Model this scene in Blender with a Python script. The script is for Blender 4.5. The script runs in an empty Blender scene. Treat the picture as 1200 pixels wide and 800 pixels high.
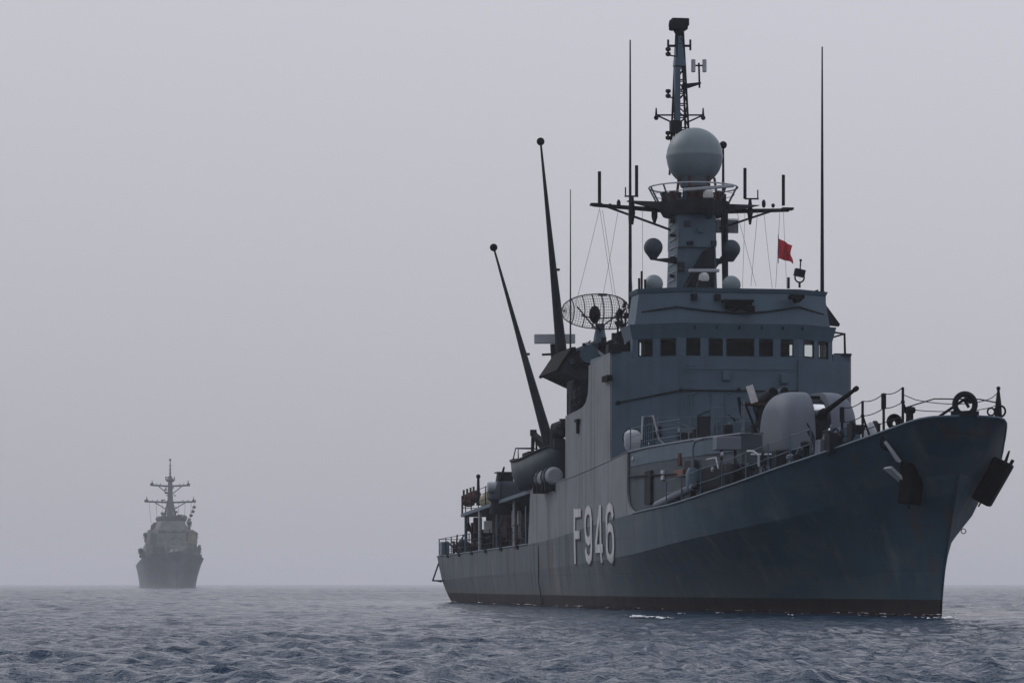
import bpy, bmesh, math, random
import numpy as np
from mathutils import Vector, Matrix

random.seed(7)
PI = math.pi
R = math.radians
scene = bpy.context.scene
col = scene.collection

# ------------------------------------------------------------------ camera, world, sun, exposure
CAM_H = 1.06
cam_d = bpy.data.cameras.new('camera')
cam = bpy.data.objects.new('camera', cam_d); col.objects.link(cam)
cam.location = (0, 0, CAM_H); cam.rotation_euler = (R(90), 0, 0)
cam_d.sensor_width = 36; cam_d.lens = 36 * 3560 / 1200
cam_d.shift_y = 284 / 1200
cam_d.clip_start = 0.5; cam_d.clip_end = 60000
scene.camera = cam

SUN_EL, SUN_AZ = 40.0, -55.0          # azimuth measured from +Y towards +X
w = bpy.data.worlds.new('World'); scene.world = w; w.use_nodes = True
nt = w.node_tree; nt.nodes.clear()
out = nt.nodes.new('ShaderNodeOutputWorld'); bg = nt.nodes.new('ShaderNodeBackground')
sky = nt.nodes.new('ShaderNodeTexSky'); sky.sky_type = 'NISHITA'; sky.sun_disc = False
sky.sun_elevation = R(SUN_EL); sky.sun_rotation = R(SUN_AZ)
sky.air_density = 1.0; sky.dust_density = 6.0; sky.ozone_density = 1.0; sky.altitude = 0
hs = nt.nodes.new('ShaderNodeHueSaturation'); hs.inputs['Saturation'].default_value = 0.12
mx = nt.nodes.new('ShaderNodeMix'); mx.data_type = 'RGBA'
mx.inputs['Factor'].default_value = 0.88
# an overcast veil, brighter overhead than at the horizon
tcw = nt.nodes.new('ShaderNodeTexCoord'); spw = nt.nodes.new('ShaderNodeSeparateXYZ'); nt.links.new(tcw.outputs['Generated'], spw.inputs[0])
rw = nt.nodes.new('ShaderNodeValToRGB'); rw.color_ramp.interpolation = 'LINEAR'
rw.color_ramp.elements[0].position = 0.0; rw.color_ramp.elements[0].color = (.475, .478, .515, 1)
rw.color_ramp.elements[1].position = .20; rw.color_ramp.elements[1].color = (.62, .622, .69, 1)
e_ = rw.color_ramp.elements.new(.65); e_.color = (.86, .87, .98, 1)
nt.links.new(spw.outputs['Z'], rw.inputs[0])
scw = nt.nodes.new('ShaderNodeVectorMath'); scw.operation = 'SCALE'; 
gx = nt.nodes.new('ShaderNodeMath'); gx.operation = 'MULTIPLY_ADD'; gx.inputs[1].default_value = 3.0; gx.inputs[2].default_value = 12.5
gcl = nt.nodes.new('ShaderNodeClamp'); gcl.inputs['Min'].default_value = -.5; gcl.inputs['Max'].default_value = .5
nt.links.new(spw.outputs['X'], gcl.inputs[0]); nt.links.new(gcl.outputs[0], gx.inputs[0]); nt.links.new(gx.outputs[0], scw.inputs['Scale'])
nt.links.new(rw.outputs[0], scw.inputs[0]); nt.links.new(scw.outputs[0], mx.inputs['B'])
nt.links.new(sky.outputs[0], hs.inputs['Color']); nt.links.new(hs.outputs[0], mx.inputs['A'])
nt.links.new(mx.outputs['Result'], bg.inputs['Color']); bg.inputs['Strength'].default_value = 0.08
nt.links.new(bg.outputs[0], out.inputs['Surface'])

sd = bpy.data.lights.new('sun', 'SUN'); sd.energy = 1.1; sd.angle = R(30); sd.color = (1, .97, .93)
so = bpy.data.objects.new('sun', sd); col.objects.link(so)
to_sun = Vector((math.sin(R(SUN_AZ)) * math.cos(R(SUN_EL)), math.cos(R(SUN_AZ)) * math.cos(R(SUN_EL)), math.sin(R(SUN_EL))))
so.rotation_euler = to_sun.to_track_quat('Z', 'Y').to_euler(); so.location = (0, 60, 80)

vs = scene.view_settings
vs.view_transform = 'Standard'; vs.look = 'None'; vs.gamma = 1; vs.exposure = 0.0
scene.display_settings.display_device = 'sRGB'
try: vs.use_curve_mapping = False
except Exception: pass
scene.render.engine = 'CYCLES'
scene.cycles.use_denoising = True
scene.cycles.max_bounces = 6; scene.cycles.volume_bounces = 1
scene.cycles.transparent_max_bounces = 12
scene.cycles.sample_clamp_indirect = 4

# ------------------------------------------------------------------ materials
def nodes(m):
    m.use_nodes = True
    t = m.node_tree
    return t, t.nodes['Principled BSDF']

def paint(name, c, rough=.55, var=.14, scale=1.2, streak=0.0, metallic=0, bump=.0, streak_c=(.032, .035, .042)):
    m = bpy.data.materials.new(name); t, b = nodes(m); N, L = t.nodes, t.links
    tc = N.new('ShaderNodeTexCoord')
    n = N.new('ShaderNodeTexNoise'); n.inputs['Scale'].default_value = scale; n.inputs['Detail'].default_value = 6
    L.new(tc.outputs['Object'], n.inputs['Vector'])
    mr = N.new('ShaderNodeMapRange'); mr.inputs['To Min'].default_value = 1 - var; mr.inputs['To Max'].default_value = 1 + var
    mr.inputs['From Min'].default_value = .3; mr.inputs['From Max'].default_value = .7
    L.new(n.outputs['Fac'], mr.inputs['Value'])
    v = N.new('ShaderNodeVectorMath'); v.operation = 'SCALE'; v.inputs[0].default_value = c
    L.new(mr.outputs[0], v.inputs['Scale'])
    src = v.outputs[0]
    if streak > 0:
        mp = N.new('ShaderNodeMapping'); mp.inputs['Scale'].default_value = (3.0, 3.0, .12)
        L.new(tc.outputs['Object'], mp.inputs['Vector'])
        n2 = N.new('ShaderNodeTexNoise'); n2.inputs['Scale'].default_value = 1.0; n2.inputs['Detail'].default_value = 5
        L.new(mp.outputs[0], n2.inputs['Vector'])
        r2 = N.new('ShaderNodeMapRange'); r2.inputs['From Min'].default_value = .52; r2.inputs['From Max'].default_value = .74
        r2.inputs['To Max'].default_value = streak; L.new(n2.outputs['Fac'], r2.inputs['Value'])
        x = N.new('ShaderNodeMix'); x.data_type = 'RGBA'; x.inputs['B'].default_value = (*streak_c, 1)
        L.new(r2.outputs[0], x.inputs['Factor']); L.new(src, x.inputs['A']); src = x.outputs['Result']
    L.new(src, b.inputs['Base Color'])
    b.inputs['Specular IOR Level'].default_value = .12 if max(c) < .06 else .28; b.inputs['IOR'].default_value = 1.18 if max(c) < .06 else 1.4; b.inputs['Roughness'].default_value = rough; b.inputs['Metallic'].default_value = metallic
    if bump > 0:
        bn = N.new('ShaderNodeBump'); bn.inputs['Distance'].default_value = bump; bn.inputs['Strength'].default_value = .6
        L.new(n.outputs['Fac'], bn.inputs['Height']); L.new(bn.outputs[0], b.inputs['Normal'])
    return m

def hull_paint():
    m = bpy.data.materials.new('hull_paint'); t, b = nodes(m); N, L = t.nodes, t.links
    tc = N.new('ShaderNodeTexCoord'); sep = N.new('ShaderNodeSeparateXYZ'); L.new(tc.outputs['Object'], sep.inputs[0])
    def noise(sc, det, mscale=(1, 1, 1), rough=.5):
        mp = N.new('ShaderNodeMapping'); mp.inputs['Scale'].default_value = mscale
        L.new(tc.outputs['Object'], mp.inputs['Vector'])
        n = N.new('ShaderNodeTexNoise'); n.inputs['Scale'].default_value = sc; n.inputs['Detail'].default_value = det
        n.inputs['Roughness'].default_value = rough
        L.new(mp.outputs[0], n.inputs['Vector']); return n.outputs['Fac']
    def rng(v, a, b_, c=0, d=1):
        r = N.new('ShaderNodeMapRange'); r.inputs['From Min'].default_value = a; r.inputs['From Max'].default_value = b_
        r.inputs['To Min'].default_value = c; r.inputs['To Max'].default_value = d; L.new(v, r.inputs['Value']); return r.outputs[0]
    def mix(f, a, bb):
        x = N.new('ShaderNodeMix'); x.data_type = 'RGBA'
        if isinstance(f, float): x.inputs['Factor'].default_value = f
        else: L.new(f, x.inputs['Factor'])
        for k, vv in (('A', a), ('B', bb)):
            if isinstance(vv, tuple): x.inputs[k].default_value = (*vv, 1)
            else: L.new(vv, x.inputs[k])
        return x.outputs['Result']
    def mul(a, bb):
        x = N.new('ShaderNodeMath'); x.operation = 'MULTIPLY'
        for i, vv in enumerate((a, bb)):
            if isinstance(vv, (int, float)): x.inputs[i].default_value = vv
            else: L.new(vv, x.inputs[i])
        return x.outputs[0]
    base = mix(rng(noise(.35, 5), .3, .7), (.011, .037, .060), (.027, .057, .084))
    # repainted patches, plate by plate
    base = mix(mul(rng(noise(.3, 3, (1, .6, 1.6)), .51, .56), .6), base, (.050, .072, .090))
    # weathering runs down from the deck edge (more on the after half)
    st = rng(noise(1.0, 6, (2.2, 2.2, .10), .6), .50, .72)
    aft = rng(sep.outputs['Y'], 18, 40, .45, 1.0)
    base = mix(mul(rng(sep.outputs['Y'], 8, 42), .75), base, (.098, .111, .125))      # paler after half: side light put into the colour, plus salt stain
    base = mix(mul(st, aft), base, (.036, .040, .045))
    st2 = rng(noise(1.0, 5, (1.1, 1.1, .16)), .56, .76)
    base = mix(mul(mul(st2, aft), .6), base, (.19, .18, .17))
    # rust runs
    st3 = rng(noise(1.0, 4, (.9, .9, .07)), .66, .74)
    base = mix(mul(st3, .55), base, (.10, .045, .022))
    # rust below the anchor housings, the hawse pipe and on the forefoot
    def spot(y, z, ry, rz, amt):
        nonlocal base
        d = N.new('ShaderNodeVectorMath'); d.operation = 'SUBTRACT'; L.new(cyz.outputs[0], d.inputs[0]); d.inputs[1].default_value = (y, z, 0)
        q = N.new('ShaderNodeVectorMath'); q.operation = 'MULTIPLY'; L.new(d.outputs[0], q.inputs[0]); q.inputs[1].default_value = (1 / ry, 1 / rz, 0)
        l = N.new('ShaderNodeVectorMath'); l.operation = 'LENGTH'; L.new(q.outputs[0], l.inputs[0])
        base = mix(mul(mul(rng(l.outputs['Value'], .2, 1, 1, 0), rng(rn, .42, .62)), amt), base, (.066, .036, .024))
    cyz = N.new('ShaderNodeCombineXYZ'); L.new(sep.outputs['Y'], cyz.inputs['X']); L.new(sep.outputs['Z'], cyz.inputs['Y'])
    rn = noise(2.2, 5, (1.6, 1.6, .5), .65)
    for a_ in ((.4, 3.1, .7, 1.0, .7), (1.6, 5.3, .5, .6, .5), (.15, 1.3, .45, 1.3, .8), (-1.0, 3.0, .35, 1.6, .6), (-2.6, 5.9, .8, .5, .6), (24.2, 3.2, .35, 1.1, .8), (6, 2.2, .6, .4, .5), (3.0, 1.2, .5, .5, .6), (12, 3.0, .4, 1.0, .35), (46, 1.5, .7, 1.6, .6), (63, 1.8, .8, 1.2, .5), (74, 1.6, .6, 1.2, .5), (54, 1.7, .5, 1.2, .45)): spot(*a_)
    # plate seams
    br = N.new('ShaderNodeTexBrick'); br.inputs['Scale'].default_value = 1; br.inputs['Mortar Size'].default_value = .012
    br.inputs['Brick Width'].default_value = 5.2; br.inputs['Row Height'].default_value = 1.45
    br.inputs['Color1'].default_value = (0, 0, 0, 1); br.inputs['Color2'].default_value = (0, 0, 0, 1); br.inputs['Mortar'].default_value = (1, 1, 1, 1)
    cmb = N.new('ShaderNodeCombineXYZ'); L.new(sep.outputs['Y'], cmb.inputs['X']); L.new(sep.outputs['Z'], cmb.inputs['Y'])
    L.new(cmb.outputs[0], br.inputs['Vector'])
    base = mix(mul(br.outputs['Color'], .42), base, (.05, .05, .055))
    # scum line, then boot topping
    wob = noise(.8, 4)
    zz = N.new('ShaderNodeMath'); zz.operation = 'MULTIPLY_ADD'; L.new(wob, zz.inputs[0]); zz.inputs[1].default_value = -.35; L.new(sep.outputs['Z'], zz.inputs[2])
    scum = rng(zz.outputs[0], .35, 1.0, 1, 0)
    base = mix(mul(mul(scum, rng(sep.outputs['Y'], 15, 45, .1, 1)), .5), base, (.07, .07, .066))
    band = rng(sep.outputs['Z'], .53, .57, 1, 0)
    base = mix(band, base, (.007, .006, .008))
    red = rng(zz.outputs[0], -.05, .12, 1, 0)
    base = mix(mul(red, .5), base, (.018, .007, .008))
    L.new(base, b.inputs['Base Color']); b.inputs['Roughness'].default_value = .55; b.inputs['Specular IOR Level'].default_value = .22; b.inputs['IOR'].default_value = 1.3
    bn = N.new('ShaderNodeBump'); bn.inputs['Distance'].default_value = .10; bn.inputs['Strength'].default_value = .6
    L.new(noise(.55, 3, (1, 1, .6)), bn.inputs['Height'])
    b2 = N.new('ShaderNodeBump'); b2.inputs['Distance'].default_value = .01; b2.invert = True
    L.new(br.outputs['Color'], b2.inputs['Height']); L.new(bn.outputs[0], b2.inputs['Normal'])
    L.new(b2.outputs[0], b.inputs['Normal'])
    return m

M = {}
M['hull'] = hull_paint()
M['grey'] = paint('ship_grey_paint', (.050, .085, .118), .5, .12, .8, .30)
M['side'] = paint('lit_weathered_grey_paint', (.128, .142, .160), .55, .14, .7, .8, streak_c=(.050, .053, .058))  # paler than ship grey: side light put into the colour; streaks are weathering
M['dome'] = paint('radome_grey', (.135, .172, .192), .45, .05, 1.5, .12)
M['gun'] = paint('gun_shield_grey', (.095, .112, .142), .62, .06, 1.5, .15)
M['light'] = paint('pale_grey_paint', (.28, .30, .33), .5, .1, 2)
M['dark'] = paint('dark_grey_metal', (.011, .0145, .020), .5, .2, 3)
M['black'] = paint('black_metal', (.005, .005, .006), .6, .3, 4, bump=.01)
M['well'] = paint('shade_darkened_paint', (.034, .048, .064), .6, .25, 1.0, .35, streak_c=(.015, .02, .028))  # ship grey darkened: shade on the deckhouse wall is put into the colour
M['soot'] = paint('sooty_paint', (.026, .030, .037), .65, .35, 1.2, .3)
M['white'] = paint('white_paint', (.42, .42, .43), .5, .12, 5)
M['letter'] = paint('number_white', (.40, .415, .435), .5, .15, 2.5, .8, streak_c=(.22, .21, .2))
M['letter_dark'] = paint('number_shadow', (.035, .04, .05), .5, .15, 3)
M['red'] = paint('red_bunting', (.42, .035, .045), .8, .12, 6)
M['rust'] = paint('rusty_red_oxide', (.055, .028, .027), .75, .35, 4)
M['orange'] = paint('orange_lifebuoy', (.10, .04, .03), .6, .1, 4)
M['canvas'] = paint('tan_canvas', (.33, .30, .21), .9, .15, 3)
M['steel'] = paint('bright_steel', (.75, .76, .78), .22, .08, 4, metallic=1)
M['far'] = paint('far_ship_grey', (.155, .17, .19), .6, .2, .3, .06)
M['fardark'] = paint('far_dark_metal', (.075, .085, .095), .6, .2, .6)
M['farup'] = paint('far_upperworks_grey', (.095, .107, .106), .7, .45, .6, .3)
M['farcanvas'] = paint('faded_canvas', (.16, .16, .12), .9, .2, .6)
M['foam'] = paint('foam_white', (.5, .52, .54), .8, .12, 8)
M['rope'] = paint('wire_rope', (.09, .09, .095), .7, .2, 10)
def glass():
    m = bpy.data.materials.new('tinted_window_glass'); t, b = nodes(m); N, L = t.nodes, t.links
    o = [n for n in N if n.type == 'OUTPUT_MATERIAL'][0]; N.remove(b)
    tr = N.new('ShaderNodeBsdfTransparent'); tr.inputs[0].default_value = (.88, .92, .9, 1)
    gl = N.new('ShaderNodeBsdfGlossy'); gl.inputs['Roughness'].default_value = .05
    gl.inputs['Color'].default_value = (.5, .5, .5, 1)
    fr = N.new('ShaderNodeFresnel'); fr.inputs[0].default_value = 1.15
    ms = N.new('ShaderNodeMixShader'); L.new(fr.outputs[0], ms.inputs[0]); L.new(tr.outputs[0], ms.inputs[1]); L.new(gl.outputs[0], ms.inputs[2])
    L.new(ms.outputs[0], o.inputs['Surface']); return m
M['glass'] = glass()

# ------------------------------------------------------------------ mesh builder
class MB:
    def __init__(s): s.v = []; s.f = []
    def add(s, vs_, fs_):
        o = len(s.v); s.v += [tuple(x) for x in vs_]; s.f += [tuple(i + o for i in f) for f in fs_]; return s
    def box(s, x0, x1, y0, y1, z0, z1):
        return s.add([(x, y, z) for z in (z0, z1) for y in (y0, y1) for x in (x0, x1)],
                     [(0, 2, 3, 1), (4, 5, 7, 6), (0, 1, 5, 4), (1, 3, 7, 5), (3, 2, 6, 7), (2, 0, 4, 6)])
    def obox(s, c, sx, sy, sz, rot=(0, 0, 0), taper=1):
        from mathutils import Euler
        m = Euler(rot).to_matrix(); c = Vector(c); vs_ = []
        for z in (-.5, .5):
            k = taper if z > 0 else 1
            for y in (-.5, .5):
                for x in (-.5, .5): vs_.append(c + m @ Vector((x * sx * k, y * sy * k, z * sz)))
        return s.add(vs_, [(0, 2, 3, 1), (4, 5, 7, 6), (0, 1, 5, 4), (1, 3, 7, 5), (3, 2, 6, 7), (2, 0, 4, 6)])
    def tube(s, pts, r, n=8, cap=True):
        pts = [Vector(p) for p in pts]; rr = r if isinstance(r, (list, tuple)) else [r] * len(pts)
        rings = []; prev = None
        for i, p in enumerate(pts):
            a = pts[max(i - 1, 0)]; b = pts[min(i + 1, len(pts) - 1)]; d = (b - a).normalized()
            if prev is None:
                u = d.cross(Vector((0, 0, 1)));  u = d.cross(Vector((0, 1, 0))) if u.length < .1 else u
            else: u = prev - d * prev.dot(d)
            u.normalize(); prev = u; v = d.cross(u)
            rings.append([p + (u * math.cos(2 * PI * k / n) + v * math.sin(2 * PI * k / n)) * rr[i] for k in range(n)])
        vs_ = [q for g in rings for q in g]; fs_ = []
        for i in range(len(pts) - 1):
            for k in range(n): fs_.append((i * n + k, i * n + (k + 1) % n, (i + 1) * n + (k + 1) % n, (i + 1) * n + k))
        if cap: fs_ += [tuple(range(n))[::-1], tuple((len(pts) - 1) * n + k for k in range(n))]
        return s.add(vs_, fs_)
    def lathe(s, c, prof, n=24, axis='z', rot=None):
        c = Vector(c); vs_ = []; fs_ = []
        for (r, h) in prof:
            for k in range(n):
                a = 2 * PI * k / n
                q = Vector((r * math.cos(a), r * math.sin(a), h))
                if axis == 'x': q = Vector((q.z, q.x, q.y))
                if axis == 'y': q = Vector((q.x, q.z, q.y))
                if rot is not None: q = rot @ q
                vs_.append(c + q)
        m = len(prof)
        for i in range(m - 1):
            for k in range(n): fs_.append((i * n + k, i * n + (k + 1) % n, (i + 1) * n + (k + 1) % n, (i + 1) * n + k))
        fs_ += [tuple(range(n))[::-1], tuple((m - 1) * n + k for k in range(n))]
        return s.add(vs_, fs_)
    def ball(s, c, r, n=20, sx=1, sy=1, sz=1):
        pr = [(max(r * math.sin(PI * i / 12), .001), -r * math.cos(PI * i / 12)) for i in range(13)]
        o = len(s.v); s.lathe((0, 0, 0), pr, n)
        for i in range(o, len(s.v)):
            x, y, z = s.v[i]; s.v[i] = (c[0] + x * sx, c[1] + y * sy, c[2] + z * sz)
        return s
    def prism(s, poly, z0, z1):                       # poly of (x, y); z0 / z1 numbers or functions of (x, y)
        n = len(poly); f0 = z0 if callable(z0) else (lambda x, y: z0); f1 = z1 if callable(z1) else (lambda x, y: z1)
        vs_ = [(x, y, f0(x, y)) for x, y in poly] + [(x, y, f1(x, y)) for x, y in poly]
        fs_ = [tuple(range(n))[::-1], tuple(n + i for i in range(n))] + [(i, (i + 1) % n, n + (i + 1) % n, n + i) for i in range(n)]
        return s.add(vs_, fs_)
    def loft2(s, pa, za, pb, zb):                     # two polygons of equal count at two heights
        n = len(pa); vs_ = [(x, y, za) for x, y in pa] + [(x, y, zb) for x, y in pb]
        return s.add(vs_, [tuple(range(n))[::-1], tuple(n + i for i in range(n))] + [(i, (i + 1) % n, n + (i + 1) % n, n + i) for i in range(n)])
    def panel(s, poly, x0, x1):                       # poly of (y, z) extruded across x
        n = len(poly); vs_ = [(x0, y, z) for y, z in poly] + [(x1, y, z) for y, z in poly]
        return s.add(vs_, [tuple(range(n))[::-1], tuple(n + i for i in range(n))] + [(i, (i + 1) % n, n + (i + 1) % n, n + i) for i in range(n)])
    def fplate(s, poly, y0, y1):                      # poly of (x, z) extruded along y
        n = len(poly); vs_ = [(x, y0, z) for x, z in poly] + [(x, y1, z) for x, z in poly]
        return s.add(vs_, [tuple(range(n))[::-1], tuple(n + i for i in range(n))] + [(i, (i + 1) % n, n + (i + 1) % n, n + i) for i in range(n)])
    def ring(s, c, R_, r, n=28, m=8, rot=None):
        c = Vector(c); vs_ = []; fs_ = []
        for i in range(n):
            a = 2 * PI * i / n
            for k in range(m):
                b = 2 * PI * k / m
                q = Vector(((R_ + r * math.cos(b)) * math.cos(a), r * math.sin(b), (R_ + r * math.cos(b)) * math.sin(a)))
                vs_.append(c + (rot @ q if rot else q))
        for i in range(n):
            for k in range(m): fs_.append((i * m + k, ((i + 1) % n) * m + k, ((i + 1) % n) * m + (k + 1) % m, i * m + (k + 1) % m))
        return s.add(vs_, fs_)
    def build(s, name, mat, parent=None, smooth=True, bevel=0, label=None):
        me = bpy.data.meshes.new(name); me.from_pydata(s.v, [], s.f); me.update()
        bm = bmesh.new(); bm.from_mesh(me); bmesh.ops.recalc_face_normals(bm, faces=bm.faces); bm.to_mesh(me); bm.free()
        if smooth:
            me.polygons.foreach_set('use_smooth', [True] * len(me.polygons)); me.set_sharp_from_angle(angle=R(35))
        me.materials.append(M[mat]); o = bpy.data.objects.new(name, me); col.objects.link(o); o.parent = parent
        if bevel:
            b = o.modifiers.new('bevel', 'BEVEL'); b.width = bevel; b.segments = 2; b.limit_method = 'ANGLE'
        if label: o['label'] = label
        return o

def tag(o, label, cat=None, group=None, kind=None):
    if label: o['label'] = label
    if cat: o['category'] = cat
    if group: o['group'] = group
    if kind: o['kind'] = kind
    return o
def empty(name, loc, rz, label, cat, group=None):
    o = bpy.data.objects.new(name, None); col.objects.link(o); o.location = loc; o.rotation_euler = (0, 0, rz)
    return tag(o, label, cat, group)

# ------------------------------------------------------------------ sea
rng_ = np.random.default_rng(11)
WAVES = []
for i in range(150):
    lam = 0.32 * (11 / 0.32) ** (rng_.random() ** 1.25)
    th = R(-60) + rng_.normal(0, .95)
    steep = .029 if lam > 1.2 else .052
    if lam > 6: steep = .010
    elif lam > 2.4: steep = .015
    WAVES.append((2 * PI / lam, math.cos(th), math.sin(th), steep * lam / (2 * PI) * rng_.uniform(.6, 1.4), rng_.random() * 2 * PI, lam))
def sea_z(X, Y, cell=None):
    Z = np.zeros_like(X); DX = np.zeros_like(X); DY = np.zeros_like(X)
    for k, cx, cy, a, ph, lam in WAVES:
        amp = a if cell is None else a * np.clip((lam / cell - 1.3) / 1.2, 0, 1)
        q = k * (cx * X + cy * Y) + ph
        Z += amp * np.cos(q); DX -= amp * cx * np.sin(q) * .8; DY -= amp * cy * np.sin(q) * .8
    # gusts: patches of livelier and calmer water
    g = .82 + .30 * np.sin(X * .031 + Y * .017 + 1.2) * np.sin(X * .012 - Y * .023 + .4) + .12 * np.sin(X * .09 + Y * .05)
    g = g * (1 - .68 * lee(X, Y))
    return Z * g, DX * g, DY * g
def lee(X, Y):
    ax, ay = 13.97, 99.0; bx, by = 13.97 - .163 * 84 - 4.5, 99 + .987 * 84
    ax -= 1.0
    t = np.clip(((X - ax) * (bx - ax) + (Y - ay) * (by - ay)) / ((bx - ax) ** 2 + (by - ay) ** 2), 0, 1)
    d = np.hypot(X - ax - t * (bx - ax), Y - ay - t * (by - ay))
    return np.exp(-(d / 17.0) ** 2)
def make_sea():
    rr = [0.01, 4, 8, 12, 16]
    r = 19.0
    while r < 700: rr.append(r); r *= 1.0028
    while r < 14000: rr.append(r); r *= 1.022
    rr = np.array(rr)
    fine = np.arange(R(-19), R(19), .0014)
    coarse = np.linspace(R(19), R(341), 110)[:-1]
    an = np.concatenate([fine, coarse]); na, nr = len(an), len(rr)
    A, RR = np.meshgrid(an, rr)
    X = RR * np.sin(A); Y = RR * np.cos(A)
    dr = np.gradient(rr); da = np.gradient(an); da = np.where(an >= R(19) - .002, .05, .0014)
    cell = np.maximum(dr[:, None] * np.ones(na)[None, :], RR * da[None, :])
    Z, DX, DY = sea_z(X, Y, cell)
    co = np.stack([X + DX, Y + DY, Z], -1).reshape(-1, 3).astype(np.float32)
    i = np.arange(nr - 1)[:, None]; j = np.arange(na)[None, :]; j2 = (j + 1) % na
    q = np.stack([i * na + j, i * na + j2, (i + 1) * na + j2, (i + 1) * na + j], -1).reshape(-1, 4).astype(np.int32)
    q = q[:, ::-1]
    me = bpy.data.meshes.new('sea'); me.vertices.add(len(co)); me.vertices.foreach_set('co', co.ravel())
    me.loops.add(q.size); me.loops.foreach_set('vertex_index', q.ravel())
    me.polygons.add(len(q)); me.polygons.foreach_set('loop_start', np.arange(0, q.size, 4, dtype=np.int32))
    me.polygons.foreach_set('loop_total', np.full(len(q), 4, np.int32)); me.polygons.foreach_set('use_smooth', np.ones(len(q), bool))
    me.update(calc_edges=True); me.validate()
    at_ = me.attributes.new('lee', 'FLOAT', 'POINT'); at_.data.foreach_set('value', lee(X, Y).astype(np.float32).ravel())
    m = bpy.data.materials.new('sea_water'); t, b = nodes(m); N, L = t.nodes, t.links
    b.inputs['Base Color'].default_value = (.009, .028, .058, 1); b.inputs['Roughness'].default_value = .07; b.inputs['IOR'].default_value = 1.22
    g = N.new('ShaderNodeNewGeometry')
    def nz(sc, det, ms=(1, 1, 1)):
        mp = N.new('ShaderNodeMapping'); mp.inputs['Scale'].default_value = ms; L.new(g.outputs['Position'], mp.inputs['Vector'])
        n = N.new('ShaderNodeTexNoise'); n.inputs['Scale'].default_value = sc; n.inputs['Detail'].default_value = det; n.inputs['Roughness'].default_value = .6
        L.new(mp.outputs[0], n.inputs['Vector']); return n.outputs['Fac']
    b1 = N.new('ShaderNodeBump'); b1.inputs['Distance'].default_value = .25; b1.inputs['Strength'].default_value = .9; L.new(nz(1.3, 5, (1, 1.1, 1)), b1.inputs['Height'])
    b2 = N.new('ShaderNodeBump'); b2.inputs['Distance'].default_value = .09; b2.inputs['Strength'].default_value = .9; L.new(nz(6.5, 4), b2.inputs['Height'])
    b0 = N.new('ShaderNodeBump'); b0.inputs['Distance'].default_value = .6; b0.inputs['Strength'].default_value = .8; L.new(nz(.45, 3), b0.inputs['Height'])
    an_ = N.new('ShaderNodeAttribute'); an_.attribute_name = 'lee'
    for bb_, k_ in ((b0, .8), (b1, .9), (b2, .9)):
        mm = N.new('ShaderNodeMath'); mm.operation = 'MULTIPLY_ADD'; mm.inputs[1].default_value = -.62 * k_; mm.inputs[2].default_value = k_
        L.new(an_.outputs['Fac'], mm.inputs[0]); L.new(mm.outputs[0], bb_.inputs['Strength'])
    L.new(b0.outputs[0], b1.inputs['Normal'])
    L.new(b1.outputs[0], b2.inputs['Normal']); L.new(b2.outputs[0], b.inputs['Normal'])
    me.materials.append(m); o = bpy.data.objects.new('sea', me); col.objects.link(o)
    tag(o, 'choppy dark blue-grey open sea', None, None, 'structure')
make_sea()

# ------------------------------------------------------------------ the near warship: local x to port, y aft from the waterline stem, z up
SHIP = Vector((13.97, 99.0, 0)); TH = R(9.4)
ship = empty('warship', SHIP, TH, 'large grey warship with white hull number, masthead dome and deck gun, filling the right side', 'warship')
AX = (-math.sin(TH), math.cos(TH)); PX = (-math.cos(TH), -math.sin(TH))
def at(px, py, p=None, s=None):
    """survey helper: where a sight line meets the ship's plane p (starboard offset) or s (distance aft); returns local x, y, z"""
    k = (px - 600) / 3560
    if s is None:
        s = (SHIP.x + p * PX[0] - k * (SHIP.y + p * PX[1])) / (k * AX[1] - AX[0])
    else:
        p = (SHIP.x + s * AX[0] - k * (SHIP.y + s * AX[1])) / (k * PX[1] - PX[0])
    Y = SHIP.y + s * AX[1] + p * PX[1]
    return (-p, s, CAM_H + (684 - py) * Y / 3560)

def interp(x, tab):
    xs = [a for a, _ in tab]; ys = [b for _, b in tab]
    if x <= xs[0]: return ys[0]
    if x >= xs[-1]: return ys[-1]
    for i in range(len(xs) - 1):
        if x <= xs[i + 1]: break
    h = xs[i + 1] - xs[i]; t = (x - xs[i]) / h
    def slope(j):
        if j <= 0: return (ys[1] - ys[0]) / (xs[1] - xs[0])
        if j >= len(xs) - 1: return (ys[-1] - ys[-2]) / (xs[-1] - xs[-2])
        a = (ys[j] - ys[j - 1]) / (xs[j] - xs[j - 1]); b = (ys[j + 1] - ys[j]) / (xs[j + 1] - xs[j])
        return 0 if a * b <= 0 else 2 * a * b / (a + b)
    m0, m1 = slope(i) * h, slope(i + 1) * h
    return (2*t**3-3*t**2+1)*ys[i] + (t**3-2*t**2+t)*m0 + (-2*t**3+3*t**2)*ys[i+1] + (t**3-t**2)*m1
SHEER = [(-3, 6.36), (-2.5, 6.33), (-2.1, 6.27), (-1.5, 6.16), (-.65, 6.02), (.2, 5.88), (1.4, 5.70), (4, 5.3), (7, 4.95), (11.4, 4.5), (18, 4.07), (22.3, 3.95), (30, 3.7), (48, 3.0), (70, 2.8), (88, 2.72)]
KNUCK = [(-3, 4.7), (0, 4.4), (6, 3.45), (18.5, 2.6), (25, 2.25), (50, 1.7), (88, 1.25)]
B_DECK = [(0, .3), (.2, .95), (.8, 1.5), (1.9, 1.93), (3.9, 2.6), (7.1, 3.6), (9.7, 4.1), (14.3, 4.75), (20, 5.1), (24.5, 5.2), (60, 5.2), (78, 4.75), (90.3, 4.3)]
B_KN = [(0, .08), (.2, .24), (1, .78), (2, 1.26), (4, 2.0), (8, 3.2), (13, 4.2), (20, 4.93), (27, 5.17), (60, 5.15), (78, 4.7), (90.3, 4.2)]
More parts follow.
